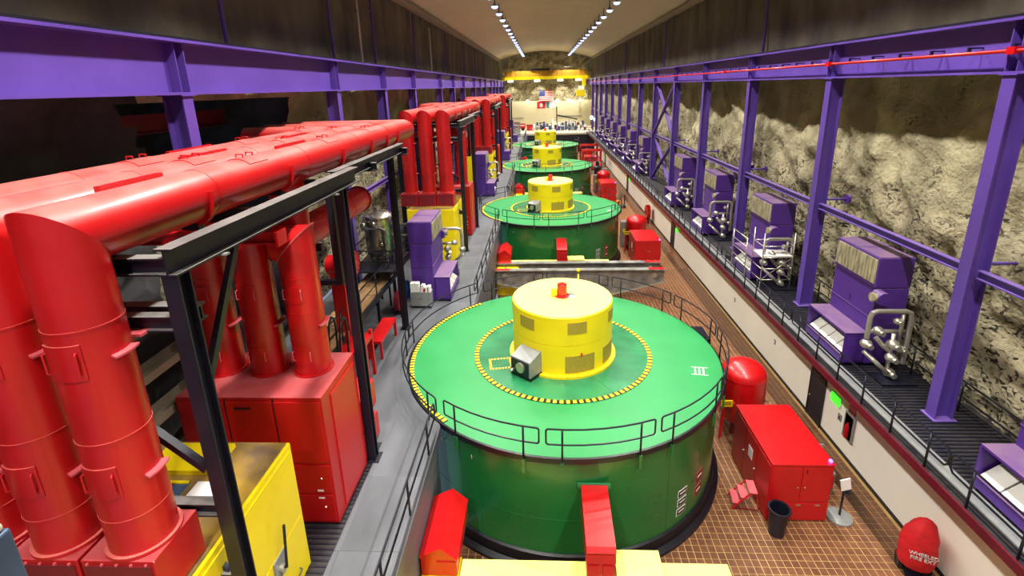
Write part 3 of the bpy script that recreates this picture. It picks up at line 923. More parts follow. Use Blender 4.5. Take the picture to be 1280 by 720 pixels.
    # little davit hooks on the housing
    for a in (-133, -120):
        c, s_ = math.cos(math.radians(a)), math.sin(math.radians(a))
        MB().tube([(6.08*c,6.08*s_,3.6),(6.2*c,6.2*s_,3.6),(6.2*c,6.2*s_,3.75)], .02, 6).build('hook', GREYM, t)
    return t
g0 = make_generator('x')
replicate(g0, 'round green generator with yellow drum, {} of the four in the row', 'generators in a row')
# black fitted boxes at the right of the housings
t = thing('cable_pit_cover', 'x', 'cover', (8.1, 25.0, 0))
B(-.75,-.75,0,.75,.75,1.9).build('casing', BLACK, t, bevel=.03); B(-.6,-.6,1.9,.6,.6,1.95).build('lid', BLACKR, t)
t['label'] = 'low black steel box behind the right edge of the nearest green generator'

# red cable covers and yellow decks before every generator
def make_centre_cover():
    t = thing('cable_cover', 'x', 'cover', (1.47, 11.5, 2.05))
    h = .375
    MB().prism([(-.95,.0),(1.02,.25),(1.02,1.28),(-.85,1.03),(-.95,.95)], (-h,0,0), (0,1,0), (0,0,1), (1,0,0), 2*h).build('trunk', RED, t)
    MB().prism([(-1.0,.92),(-.9,1.04),(1.02,1.29),(1.02,1.33),(-.92,1.09),(-1.02,.97)], (-h-.02,0,0), (0,1,0), (0,0,1), (1,0,0), 2*h+.04).build('lid', RED, t)
    for sx in (-.19, .19): B(sx-.13,-1.0,.1,sx+.13,-.955,.5).build('front_panel', REDC, t)
    B(-h-.02,-1.0,.58,h+.02,-.96,.88).build('front_band', RED, t)
    B(-.5,.97,1.2,.5,1.03,1.36).build('flange', GREENI, t)
    return t
cc = make_centre_cover()
replicate(cc, 'red sheet-metal cable cover leaning from the yellow platform to the {} green generator', 'red centre cable covers')
def make_left_cover():
    t = thing('gabled_cover', 'x', 'cover', (-2.85, 11.55, 0.0))
    MB().prism([(-.6,2.05),(.4,2.05),(.4,2.62),(-.02,2.98),(-.6,2.7)], (0,-1.0,0), (1,0,0), (0,0,1), (0,1,0), 2.05).build('trunk', RED, t, bevel=.015)
    MB().prism([(-.62,2.69),(-.02,2.98),(.43,2.58),(.43,2.63),(-.02,3.04),(-.62,2.75)], (0,-1.05,0), (1,0,0), (0,0,1), (0,1,0), 2.12).build('lid', RED, t)
    B(-.15,-1.03,2.1,.38,-1.0,2.55).build('front_panel', REDC, t)
    return t
lc = make_left_cover()
replicate(lc, 'red gabled cable cover beside the deck stair in front of the {} green generator', 'red gabled cable covers')
def make_yellow_deck():
    t = thing('yellow_platform', 'x', 'platform', (1.3, 10.2, 0))
    B(-3.7,.2,1.9,3.75,.88,2.05).build('deck_plate', YELT, t, bevel=.02)  # same yellow as the side blocks, lit look put into the colour
    B(-3.65,.25,0,3.65,.75,1.9).build('body', YEL, t)
    B(.6,.22,2.05,1.87,1.05,2.3).build('raised_hatch', YELT, t, bevel=.02)
    B(-4.74,-1.2,0,-3.1,.18,2.03).build('side_block', YEL, t)
    B(-4.76,.18,0,-3.72,.95,2.04).build('side_block', YEL, t)
    B(-3.7,-1.23,1.1,-3.45,-1.2,1.45).build('switch_box', GREYM, t)
    return t
yd = make_yellow_deck()
replicate(yd, 'pale yellow raised platform in front of the {} green generator', 'yellow platforms')
# grey lifting beam between the first two generators
t = thing('lifting_beam', 'long weathered grey lifting beam lying across the aisle before the second generator', 'lifting beam', (2.63, 33.85, 0))
for y, nm in ((0,'near'),(1.5,'far')):
    MB().prism([(-6.0,1.35),(-2.4,.42),(2.4,.42),(6.0,1.35),(6.0,2.24),(-6.0,2.24)], (0,y-.05,0), (1,0,0), (0,0,1), (0,1,0), .1).build('web', BEAMG, t)
    MB().box(-6.05,y-.24,2.24,6.05,y+.24,2.31).build('top_flange', BEAMG, t)
    B(4.9,y-.2,2.312,6.0,y+.2,2.325).build('red_end_band', RED, t)
    B(-6.0,y-.2,2.312,-5.0,y+.2,2.325).build('red_end_band', RED, t)
    MB().prism([(-6.0,1.3),(-2.4,.37),(2.4,.37),(6.0,1.3),(6.0,1.35),(2.4,.42),(-2.4,.42),(-6.0,1.35)], (0,y-.2,0), (1,0,0), (0,0,1), (0,1,0), .4).build('bottom_flange', STEEL, t)
for x in (-5.4, 5.3): MB().cyl((x,-.14,1.85), (x,1.6,1.85), .19, n=16).build('pin', STEEL, t)
for x in (-2.0, 2.2): B(x-.25,-.3,0,x+.25,1.75,.368).build('timber_support', WOOD, t)
t = thing('marker_post', 'thin yellow post with round knob behind the nearest yellow drum', 'post', (2.0, 26.6, 0))
MB().cyl((0,0,0), (0,0,4.9), .05, n=8).build('pole', YEL, t); MB().sphere((0,0,4.95), .12, 10, 6).build('knob', YEL, t); MB().cyl((0,0,0),(0,0,.05),.2,n=12).build('foot', YEL, t)

# railings at the deck edge
dr = None
segs = [(2.5, 13.6)] + [(GY+PITCH*i+4.95, GY+PITCH*(i+1)-4.95) for i in range(3)] + [(GY+PITCH*3+4.95, 117.8)]
for n, (a, b) in enumerate(segs):
    if n == 0: straight_rail('deck_railing', 'black two-bar railing along the grey deck before the nearest green generator', -3.5, a, DECK_Z, b-a, 2.2, 'grey deck railings')
    else: straight_rail('deck_railing', 'black two-bar railing along the grey deck edge beyond the %s green generator' % UNIT[n-1], -3.5, a, DECK_Z, b-a, 2.2, 'grey deck railings')
t = thing('pit_railing', 'long dark railing across the hall behind the farthest green generator', 'railing', (4.4, 118.2, DECK_Z))
MB().tube([(-7.5,0,1.05),(7.5,0,1.05),(7.5,0,.55),(-7.5,0,.55)], .04, 6, closed=True).build('rail_loop', BLACKR, t)
for k in range(9): MB().cyl((-7.4+k*1.85,0,0), (-7.4+k*1.85,0,1.05), .04, n=6).build('post', BLACKR, t)

# =================================================================== LEFT SIDE: ducts, cabinets, frames
DX = [-6.09, -7.24, -8.39]
DR, DZ, DY = .44, 13.3, 5.8
m45 = Vector((0,1,1)).normalized(); 
def make_duct(k):
    x = DX[k]; yend = 22.0 - 1.5*k
    t = thing('bus_duct', 'x', 'duct', (x, DY, 8.6))
    Z = DZ - 8.6; Ly = yend - DY
    nj = Vector((0, 1, 1)).normalized()      # mitre plane normal between up and +y: bisector
    MB().seg((0,0,0), (0,0,Z), DR, None, nj, 32).build('riser', REDDU, t)
    n2 = Vector((-1, 1, 0)).normalized()
    MB().seg((0,0,Z), (0,Ly,Z), DR, nj, n2, 32).build('main_run', REDDU, t)
    MB().seg((0,Ly,Z), (-11.3-x,Ly,Z), DR, n2, None, 32).build('end_run', REDDU, t)
    for z in (.62, 1.9, 3.55):
        MB().lathe([(DR-.02,z),(DR+.008,z),(DR+.008,z+.03),(DR-.02,z+.03)], 32, closed_prof=True).build('seam_ring', REDDU, t)
    for y in (2.6, 6.2, 9.8, 13.0):
        if y < Ly-1.2:
            MB().seg((0,y,Z), (0,y+.03,Z), DR+.008, None, None, 32).build('seam_ring', REDDU, t)
    MB().lathe([(DR-.02,0),(DR+.05,0),(DR+.05,.05),(DR-.02,.05)], 32, closed_prof=True).build('base_flange', REDDU, t)
    # inspection hatches with clamps on the riser
    for z in (1.05, 2.9):
        h = MB().lathe([(DR,z),(DR+.02,z),(DR+.02,z+.5),(DR,z+.5)], 8, a0=math.radians(-125), a1=math.radians(-58), closed_prof=True).build('hatch', REDDU, t)
        for a in (-118, -65):
            c, s_ = math.cos(math.radians(a)), math.sin(math.radians(a))
            MB().tube([((DR+.02)*c,(DR+.02)*s_,z+.1),((DR+.055)*c,(DR+.055)*s_,z+.12),((DR+.055)*c,(DR+.055)*s_,z+.38),((DR+.02)*c,(DR+.02)*s_,z+.4)], .014, 6).build('clamp', REDC, h)
    for y in (3.9, 7.7, 11.2):
        if y < Ly-1.5:
            h = MB()
            b0 = len(h.v)
            h.lathe([(DR,0),(DR+.015,0),(DR+.015,.7),(DR,.7)], 8, a0=math.radians(50), a1=math.radians(110), closed_prof=True)
            h.v = [(p[0], y+p[2], Z+p[1]) for p in h.v]
            hh = h.build('hatch', REDDU, t)
            for q in (.15, .5):
                MB().tube([(-.06,y+q,Z+DR+.02),(-.06,y+q,Z+DR+.08),(.08,y+q,Z+DR+.08),(.08,y+q,Z+DR+.02)], .014, 6).build('clamp', REDC, hh)
    # saddles under the run and pale bracket plates on the riser
    for y in (2.3, 5.2, 8.3, 10.8, 12.6, 14.0):
        if y < Ly-1.0:
            s_ = MB().lathe([(DR,0),(DR+.07,0),(DR+.07,.12),(DR,.12)], 14, a0=math.radians(-100), a1=math.radians(14), closed_prof=True)
            s_.v = [(p[0], y+p[2], Z+p[1]) for p in s_.v]
            sd = s_.build('saddle_strap', REDDU, t)
            B(-.15,y-.02,Z-DR-.12,.15,y+.14,Z-DR+.0).build('saddle_foot', BLACK, sd)
    for z in (1.2, 3.1):
        MB().lathe([(DR-.02,z),(DR+.1,z),(DR+.1,z+.03),(DR-.02,z+.035)], 8, a0=math.radians(-22), a1=math.radians(22), closed_prof=True).build('support_lug', PINK, t)
    return t
for k in range(3):
    d = make_duct(k)
    replicate(d, 'fat red bus duct rising and running back, %s of three in the {} set' % ['right', 'middle', 'left'][k], 'upper red bus ducts')
    j = thing('junction_box', 'x', 'box', (DX[k]-.07, DY, 7.79))
    B(-.55,-.47,0,.55,.47,.8).build('casing', REDCL, j, bevel=.015)
    B(-.5,-.49,.08,.5,-.47,.72).build('front_cover', REDD, j)
    bl = MB()
    for q in range(5): bl.box(-.46+q*.22,-.5,.73,-.43+q*.22,-.47,.76)
    o = bl.build('bolt', PINK, j, recalc=False); o['kind'] = 'stuff'
    replicate(j, 'red junction box under the %s duct riser of the {} set' % ['right', 'middle', 'left'][k], 'red junction boxes')
# flat red bars lying between duct tops
for n, (x, y, l) in enumerate(((-6.66, 7.1, 1.3), (-7.8, 10.5, 1.6), (-6.66, 12.4, 1.5), (-7.8, 15.0, 1.5), (-8.9, 11.6, 1.6))):
    o = MB().box(x-.05, y, DZ+.2, x+.05, y+l, DZ+.41).build('duct_fin', RED)
    tag(o, 'upright red flat bar between the nearest bus ducts, %s from the camera' % ORD[n], 'bar', 'red bars between the ducts')

def make_yellow_cabinet():
    t = thing('yellow_cabinet', 'x', 'cabinet', (-6.98, 6.7, DECK_Z))
    B(-1.48,-2.2,0,1.48,2.2,3.33).build('body', YEL, t, bevel=.02)
    B(-1.42,-2.15,3.33,1.42,2.15,3.36).build('dusty_top', YDUST, t)
    B(-1.0,1.2,3.36,.4,2.0,3.46).build('top_cover', YEL, t)
    MB().box(-1.3,-.1,3.36,.1,1.0,3.4).build('blue_tray', BLUE, t)
    for y in (-.1, .4, .95): B(-1.3,y-.03,3.4,.1,y+.03,3.43).build('tray_divider', YEL, t)
    B(.3,.35,3.36,.95,.95,3.44).build('paper_sign', PAPER, t)
    d1 = B(1.48,-.1,1.55,1.505,2.1,3.2).build('door', YEL, t, bevel=.008)
    d2 = B(1.48,.1,.1,1.505,2.1,1.5).build('door', YEL, t, bevel=.008)
    d3 = B(1.48,-2.1,.1,1.505,-.15,3.2).build('door', YEL, t, bevel=.008)
    hp = B(1.505,.85,1.0,1.54,1.25,1.5).build('switch_plate', GREYM, d2)
    MB().tube([(1.55,1.05,1.2),(1.66,1.05,1.25),(1.66,1.2,2.15)], .03, 8).build('lever', BLACK, d2)
    MB().cyl((1.53,1.05,1.2),(1.62,1.05,1.2),.09,n=12).build('hub', STEEL, d2)
    for y in (.75, 1.6): MB().tube([(1.5,y-.1,.4),(1.57,y-.08,.38),(1.57,y+.08,.42),(1.5,y+.1,.44)], .015, 6).build('handle', BLACK, d2)
    B(1.505,1.1,.55,1.512,1.3,.6).build('red_tag', RED, d2)
    return t
replicate(make_yellow_cabinet(), 'yellow switchgear cabinet with dusty top in the {} left-hand set', 'yellow switchgear cabinets')

def make_red_cabinet():
    t = thing('red_cabinet', 'x', 'cabinet', (-6.99, 11.0, DECK_Z))
    B(-1.77,-1.05,.06,1.77,1.05,3.71).build('body', REDCL, t, bevel=.015)
    B(-1.7,-1.0,0,1.7,1.0,.06).build('plinth', BLACK, t)
    for k in range(3):
        x0 = -1.74 + k*1.17
        for z0, z1 in ((1.9,3.6),(1.0,1.82),(.14,.94)):
            d = B(x0+.02,-1.08,z0,x0+1.12,-1.05,z1).build('door', REDC, t, bevel=.006)
            MB().tube([(x0+.9 if z1 < 3 else x0+.16,-1.08,z0+.42),(x0+.92 if z1 < 3 else x0+.16,-1.13,z0+.5)], .018, 6).build('handle', STEEL, d)
            if z1 < 3: B(x0+.75,-1.085,z1-.1 if z0 < .5 else z0+.06,x0+.9,-1.08,z1-.05 if z0 < .5 else z0+.11).build('label_plate', PAPER, d)
        if k: B(x0-.015,-1.065,.1,x0+.015,-1.04,3.7).build('gap_strip', BLACK, t)
    B(-.35,-1.1,3.42,.05,-1.08,3.46).build('vent_slot', BLACK, t)
    B(1.77,-.6,.2,1.8,.9,3.5).build('side_panel', REDC, t)
    for z0, z1, w in ((1.2,2.1,1.04),(.1,.95,1.04)):
        sb = MB().prism([(0,z0),(w,z0),(w,z1-.08),(0,z1)], (.68,1.06,0), (1,0,0), (0,0,1), (0,1,0), 1.35).build('side_box', REDC, t)
    return t
replicate(make_red_cabinet(), 'big red three-door cabinet under the lower risers of the {} left-hand set', 'big red cabinets')

LX = [-5.95, -7.1, -8.25]
def make_lower_duct(k):
    x = LX[k]; t = thing('riser_duct', 'x', 'duct', (x, 11.25, 8.11))
    H = [3.4, 4.0, 4.3][k]
    if k == 0:
        nj = Vector((-1, 0, 1)).normalized()
        MB().seg((0,0,0), (0,0,H), DR, None, nj, 32).build('riser', RED, t)
        MB().seg((0,0,H), (-.46,0,H), DR, nj, None, 32).build('offset_run', RED, t)
        rm = MB().seg((0,0,H-.01), (0,0,H+.03), DR+.03, nj, nj, 32).build('mitre_flange', PINK, t)
    else:
        MB().seg((0,0,0), (0,0,H), DR, None, None, 32).build('riser', RED, t)
    for z in (.9, 1.7, 2.6):
        MB().lathe([(DR-.02,z),(DR+.008,z),(DR+.008,z+.03),(DR-.02,z+.03)], 32, closed_prof=True).build('seam_ring', RED, t)
    MB().lathe([(DR-.02,0),(DR+.05,0),(DR+.05,.05),(DR-.02,.05)], 32, closed_prof=True).build('base_flange', RED, t)
    for z in (.35, 2.0):
        h = MB().lathe([(DR,z),(DR+.02,z),(DR+.02,z+.45),(DR,z+.45)], 8, a0=math.radians(-130), a1=math.radians(-60), closed_prof=True).build('hatch', RED, t)
        for a in (-122, -68):
            c, s_ = math.cos(math.radians(a)), math.sin(math.radians(a))
            MB().tube([((DR+.02)*c,(DR+.02)*s_,z+.1),((DR+.07)*c,(DR+.07)*s_,z+.12),((DR+.07)*c,(DR+.07)*s_,z+.33),((DR+.02)*c,(DR+.02)*s_,z+.35)], .013, 6).build('clamp', PINK, h)
    MB().lathe([(DR-.02,1.3),(DR+.09,1.3),(DR+.09,1.33),(DR-.02,1.34)], 8, a0=math.radians(-30), a1=math.radians(40), closed_prof=True).build('support_lug', PINK, t)
    return t
for k in range(3):
    replicate(make_lower_duct(k), 'red riser duct standing on the big red cabinet, %s of three in the {} set' % ['right', 'middle', 'left'][k], 'red riser ducts')
# drop and lower horizontal duct
t = thing('drop_duct', 'x', 'duct', (-6.4, 12.2, 10.9))
MB().seg((0,-.1,.0), (0,-.1,2.4), .43, None, None, 28).build('drop', RED, t)
MB().seg((0,-.3,.45), (0,4.6,.45), .42, None, None, 28).build('lower_run', RED, t)
MB().seg((0,4.6,.45), (0,4.68,.45), .46, None, None, 28).build('end_cap', REDD, t)
for y in (1.2, 3.2): MB().seg((0,y,.45), (0,y+.03,.45), .428, None, None, 28).build('seam_ring', RED, t)
for y in (.7, 2.6): B(-.3,y,-.15,.3,y+.1,.05).build('saddle', BLACK, t)
replicate(t, 'red lower duct with a vertical drop from the overhead ducts in the {} set', 'red lower ducts')
t = thing('red_channel', 'x', 'beam', (-7.6, 10.45, 11.76))
MB().ibeam((-1.7,0,.14), (0,1,0), (0,0,1), (1,0,0), 3.45, .2, .28, .03, .03).build('beam', RED, t); B(1.74,-.2,-.03,1.8,.2,.3).build('end_plate', RED, t)
replicate(t, 'red steel channel crossing behind the black frame in the {} set', 'red channels')

def make_frame():
    t = thing('steel_gantry', 'x', 'frame', (-5.14, 6.36, DECK_Z))
    def post(x, y, h, z=0): return MB().ibeam((x,y,z), (1,0,0), (0,1,0), (0,0,1), h, .24, .26, .025, .025).build('post', BLACK, t)
    zt = 8.2
    post(0, 0, zt); post(0, 5.98, zt); post(-1.2, 14.35, 7.95); post(-4.0, 0, zt); post(-4.0, 5.98, zt)
    MB().ibeam((0,-.15,zt+.2), (1,0,0), (0,0,1), (0,1,0), 7.2, .26, .4, .03, .03).build('top_beam', BLACKF, t)
    MB().ibeam((-.27,6.2,zt+.24), (1,0,0), (0,0,1), (0,1,0), 6.75, .24, .34, .03, .03).build('top_beam', BLACKF, t)
    MB().ibeam((-4.2,6,zt+.2), (1,0,0), (0,0,1), (0,1,0), 7.0, .26, .4, .03, .03).build('top_beam', BLACKF, t)
    for y, z in ((0, zt+.12), (.35, zt-.75), (3.0, zt+.1), (5.98, zt+.12), (9.0, zt+.1), (12.7, zt+.12)):
        MB().ibeam((-4.2,y,z), (0,1,0), (0,0,1), (1,0,0), 4.2, .2, .26, .03, .03).build('cross_beam', BLACKF, t)
    for z in (zt-.75, 4.15, 2.7):
        MB().ibeam((-.95,0,z), (0,1,0), (0,0,1), (1,0,0), .95, .18, .24, .03, .03).build('bracket_arm', BLACKF, t)
    for z in (zt-.82, 4.05): B(-.98,-.2,z-.06,-.55,.16,z-.02).build('bracket_plate', PINK, t)
    MB().bar((-.05,.2,zt-1.9), (-.05,1.5,zt), .1, .12).build('knee_brace', BLACK, t)
    MB().bar((-.2,0,2.75), (-1.3,.2,3.6), .1, .1).build('diagonal', BLACK, t)
    MB().bar((-.2,0,4.9), (-1.6,.2,5.9), .12, .12).build('diagonal', BLACK, t)
    # C bracket beside the second post
    MB().bar((-.3,6.0,5.6), (-.3,6.0,8.1), .18, .18, (0,1,0)).build('hanger', BLACK, t)
    for z in (8.0, 5.65): MB().bar((-.25,6.0,z), (-1.5,6.0,z), .14, .14).build('hanger_arm', BLACK, t)
    for x, y, z in ((0,.9,zt),(0,5.4,zt)): MB().bar((x-.2,y,z-.02),(x+.2,y,z-.02),.1,.03).build('splice_plate', GREYM, t)
    for x, y in ((0,0),(0,5.98),(-1.2,14.35)): B(x-.22,y-.22,0,x+.22,y+.22,.03).build('base_plate', BLACK, t)
    return t
replicate(make_frame(), 'black steel frame carrying the red bus ducts of the {} left-hand set', 'black duct frames')
# rack of cable trays behind the nearest frame
for n, z in enumerate((6.6, 7.7, 8.8, 9.9)):
    t = thing('cable_tray', 'grey-brown cable tray on the left wall rack, %s from the bottom' % ORD[n], 'tray', (-9.1, 7.5, z), group='cable trays behind the nearest frame')
    MB().prism([(-.25,0),(.25,0),(.25,.2),(.22,.2),(.22,.03),(-.22,.03),(-.22,.2),(-.25,.2)], (0,-3.5,0), (1,0,0), (0,0,1), (0,1,0), 8.5).build('tray', TRIM, t)
    for y in (-2.5, 1.0, 4.2): B(-.45,y-.04,-.1,.3,y+.04,-.005).build('support_arm', BLACK, t)

# purple coolers on the left deck (turned to face the aisle)
lc_ = cooler('x', (-5.72, 24.95, DECK_Z), PI)
replicate(lc_, 'purple cooling unit standing on the grey deck beyond the {} duct set', 'purple cooling units on the left deck')
lm = manifold('x', (-5.3, 26.25, DECK_Z+.4), PI)
replicate(lm, 'grey pipe loop bolted to the left-deck cooling unit of the {} set', 'pipe loops on the left deck')
for o in list(scene.objects):
    if o.parent is None and str(o.get('label', '')).startswith('grey pipe loop bolted'):
        B(-.4,-1.2,-.4,.8,-.5,0).build('pedestal', BLACK, o)
t = thing('parts_trolley', 'grey steel trolley loaded with white cartons beside the nearest left purple unit', 'trolley', (-6.1, 23.05, DECK_Z))
B(-.52,-.22,.12,.52,.24,.88).build('tub', GREYM, t, bevel=.02)
for x in (-.45, .45):
    for y in (-.17, .19): MB().cyl((x-.03,y,.07),(x+.03,y,.07),.07,n=10).build('caster', BLACK, t)
MB().cyl((0,-.24,.55),(0,-.22,.55),.03,n=8).build('latch', BLACK, t)
for n, (x, w, h, m) in enumerate(((-.28,.42,.45,PAPER),(.12,.16,.34,PAPER),(.3,.2,.24,PAPER),(.2,.12,.2,RED),(.42,.14,.28,PAPER))):
    tt = thing('carton', '%s %s box in the grey trolley, %s from the left' % (['large','narrow','low','small','tall'][n], 'red' if m is RED else 'white', ORD[n]), 'box', (-6.1+x, 23.05-.04 if m is not RED else 22.9, DECK_Z+.88), group='boxes in the trolley')
    B(-w/2,-.15 if m is not RED else -.05,0,w/2,.15 if m is not RED else .05,h).build('carton_body', m, tt); B(-.02,-.151,h-.0,.02,.151,h+.004).build('tape', GREYM, tt)

# plank platform with stair rails, tank, wheel, red stands
t = thing('plank_platform', 'raised platform of worn wooden planks between the nearest duct set and the purple unit', 'platform', (-8.1, 18.8, DECK_Z))
for k in range(9):
    y = -4.4 + k*1.0
    for q in range(3):
        x0 = -.62 + q*.42
        if k == 0 and q == 0: pl = B(0,0,1.75,.4,.97,1.8).build('plank', WOOD, t); pl.location = (x0, y, 0)
        else:
            c = pl.copy(); COL.objects.link(c); c.location = (x0, y, random.uniform(-.01,.01))
for x in (-.66, .68):
    B(x-.04,-4.4,1.5,x+.04,4.6,1.74).build('stringer', BLACK, t)
for y in (-4.2, -1.2, 1.8, 4.4):
    for x in (-.6, .62): B(x-.06,y-.06,0,x+.06,y+.06,1.5).build('leg', BLACK, t)
for x in (.68,):
    for y in (-4.3, -2.4, -.4, 1.6, 3.6): MB().cyl((x,y,1.74),(x,y,2.8),.03,n=8).build('post', BLACKR, t)
    MB().tube([(x,-4.3,2.8),(x,4.4,2.8),(x,4.4,2.28),(x,-4.3,2.28)], .028, 6, closed=True).build('guard_rail', BLACKR, t)
for x in (.98, 1.36):
    MB().tube([(x,-4.65,.02),(x,-4.1,2.8),(x,-3.95,3.15),(x,-3.75,3.3),(x,-3.55,3.15),(x,-3.5,2.8),(x,-3.75,.02)], .04, 8).build('stair_handrail', BLACKR, t)
t = thing('stainless_tank', 'upright stainless tank with domed lid behind the plank platform', 'tank', (-8.1, 23.6, DECK_Z))
MB().lathe([(0,2.7),(.62,2.7),(.7,2.85),(.7,4.55),(.74,4.6),(.74,4.68),(.5,4.85),(0,4.92)], 28).build('shell', STAIN, t)
for a in (40, 130, 220, 310):
    c, s_ = math.cos(math.radians(a)), math.sin(math.radians(a)); MB().cyl((.55*c,.55*s_,0),(.55*c,.55*s_,2.75),.05,n=8).build('leg', BLACK, t)
MB().tube([(-.6,-.75,4.2),(.3,-.8,4.2),(.5,-.8,4.1),(.55,-.8,2.9)], .09, 10).build('pipe', STAIN, t)
MB().tube([(.7,.2,4.1),(2.2,.4,4.1)], .08, 10).build('pipe', STAIN, t); MB().tube([(.7,.3,3.5),(2.2,.5,3.5)], .08, 10).build('pipe', STAIN, t)
for x, z in ((-.5,4.35),(0,4.4),(.3,3.4)): MB().sphere((x,-.8,z), .15, 10, 6).build('valve', STAIN, t)
MB().cyl((0,0,4.9),(0,0,5.1),.16,n=12).build('manhole', STAIN, t)
t = thing('tank_stage', 'black mesh stage with pipe railing around the stainless tank', 'platform', (-8.1, 22.7, DECK_Z))
B(-1.0,-.9,2.3,1.3,2.1,2.36).build('mesh_floor', BLACK, t)
for x, y in ((-.95,-.85),(1.25,-.85),(1.25,2.05),(-.95,2.05)): MB().cyl((x,y,0),(x,y,3.4),.04,n=8).build('post', BLACKR, t)
for z in (2.85, 3.38): MB().tube([(-.95,-.85,z),(1.25,-.85,z),(1.25,2.05,z),(-.95,2.05,z)], .03, 6, closed=True).build('rail', BLACKR, t)
t = thing('valve_wheel', 'red round valve disc standing above the plank platform', 'valve', (-7.0, 17.1, DECK_Z))
MB().cyl((-.05,0,4.45),(.08,0,4.45),.5,n=28).build('disc', RED, t); MB().cyl((-.9,0,4.45),(-.05,0,4.45),.36,n=20).build('body', RED, t); B(-.8,-.25,1.8,-.3,.25,4.2).build('pedestal', REDC, t)
bb = MB()
for k in range(14): bb.sphere((.09,.42*math.cos(2*PI*k/14),4.45+.42*math.sin(2*PI*k/14)), .03, 6, 4)
o = bb.build('bolt', REDD, t, recalc=False); o['kind'] = 'stuff'
t = thing('breaker_stand', 'red A-frame breaker truck on the deck behind the second black post', 'stand', (-6.9, 16.2, DECK_Z))
for y in (-.7, 0, .7):
    B(-.3,y-.06,0,-.18,y+.06,2.2).build('upright', RED, t); B(.28,y-.06,0,.4,y+.06,1.9).build('upright', RED, t)
B(-.32,-.75,1.6,.42,.75,1.75).build('shelf', RED, t); B(.3,-.75,.8,.42,.0,1.5).build('panel', RED, t); B(.425,-.55,1.0,.435,-.3,1.3).build('name_plate', GREYM, t)
t = thing('red_bench', 'low red steel bench on the deck beyond the breaker truck', 'bench', (-6.85, 19.0, DECK_Z))
B(-.3,-1.1,.72,.3,1.1,.84).build('top', RED, t)
for x in (-.24, .24):
    for y in (-1.0, 1.0): B(x-.05,y-.05,0,x+.05,y+.05,.72).build('leg', RED, t)
t = thing('hose_reel', 'dark red hose reel on the deck behind the parts trolley', 'hose reel', (-7.1, 22.4, DECK_Z))
MB().cyl((-.12,0,.6),(.12,0,.6),.5,n=20).build('drum', REDD, t); MB().cyl((-.14,0,.6),(.14,0,.6),.2,n=16).build('hub', BLACK, t); B(-.2,-.3,0,.2,.3,.12).build('base', BLACK, t)
t = thing('blue_drum', 'small blue drum behind the nearest left purple unit', 'drum', (-7.3, 24.2, DECK_Z))
MB().lathe([(0,0),(.28,0),(.3,.05),(.3,.85),(.28,.9),(0,.9)], 18).build('shell', GLASSB, t); MB().lathe([(.29,.4),(.315,.42),(.315,.46),(.29,.48)], 18).build('hoop', BLUE, t)
t = thing('blue_post', 'slate-blue post with a pale cap at the lower left corner, out of focus', 'post', (-4.475, 2.95, DECK_Z))
B(-.12,-.12,0,.12,.12,7.25).build('shaft', BLUE, t, bevel=.02); B(-.1,-.1,7.25,.1,.1,7.33).build('cap', CONC, t, bevel=.03); B(-.2,-.2,0,.2,.2,.02).build('foot', BLUE, t)
# things in the tunnel
o = MB().ibeam((-14.5,13.0,14.0), (1,0,0), (0,0,1), (0,1,0), 9.8, .3, .7, .05, .04).build('tunnel_beam', REDD); tag(o, 'dark red runway beam inside the side tunnel on the left', 'beam')
t = thing('hoist', 'small white hoist hanging inside the side tunnel on the left', 'hoist', (-14.5, 15.3, 13.15)); B(-.3,-.3,0,.3,.3,.3).build('motor', PAPER, t); B(-.1,-.1,.3,.1,.1,.5).build('trolley', GREYM, t); MB().cyl((0,0,-.3),(0,0,0),.04,n=8).build('hook', BLACK, t)
t = thing('tunnel_lamp', 'pale lamp high inside the side tunnel on the left', 'lamp', (-13.2, 15.0, 15.04)); B(-.3,-.1,0,.3,.1,.1).build('tube', LAMPW, t); B(-.35,-.14,.1,.35,.14,.16).build('housing', GREYM, t)

# =================================================================== RIGHT AISLE
def make_aisle_cabinet():
    t = thing('aisle_cabinet', 'x', 'cabinet', (8.8, 16.2, 0))
    B(-1.03,-1.65,.03,1.03,1.65,2.36).build('body', REDC, t, bevel=.012)
    B(-1.05,-1.68,2.36,1.05,1.68,2.41).build('top', RED, t, bevel=.008)
    for k in range(2):
        x0 = -.98 + k*.99
        d = B(x0,-1.675,.86,x0+.96,-1.65,2.28).build('door', REDC, t, bevel=.006)
        MB().tube([(x0+.1 if k else x0+.85,-1.68,1.45),(x0+.1 if k else x0+.85,-1.73,1.52)], .02, 6).build('handle', STEEL, d)
    dd = B(-.98,-1.675,.08,.97,-1.65,.8).build('lower_panel', REDC, t, bevel=.006)
    for x in (-.75, 0, .65): B(x-.08,-1.69,.7,x+.08,-1.675,.75).build('latch', STEEL, dd)
    B(.12,-1.69,2.05,.15,-1.675,2.2).build('keyhole', BLACK, t)
    for k in range(3):
        y0 = -1.6 + k*1.07
        d = B(-1.055,y0,.1,-1.03,y0+1.02,2.26).build('side_door', REDC, t, bevel=.006)
    B(-1.065,-.2,1.3,-1.056,.15,1.75).build('paper_notice', PAPER, t)
    MB().cyl((-1.12,.5,1.2),(-1.05,.5,1.2),.03,n=8).build('knob', STEEL, t); MB().cyl((-1.12,-.5,1.2),(-1.05,-.5,1.2),.03,n=8).build('knob', STEEL, t)
    MB().sphere((.93,-1.55,2.47), .07, 10, 6).build('beacon', BEAC, t)
    B(1.03,-1.4,.9,1.14,-1.05,1.5).build('junction_box', RED, t)
    return t
replicate(make_aisle_cabinet(), 'red steel equipment cabinet on the brown tiles beside the {} generator', 'red aisle cabinets')
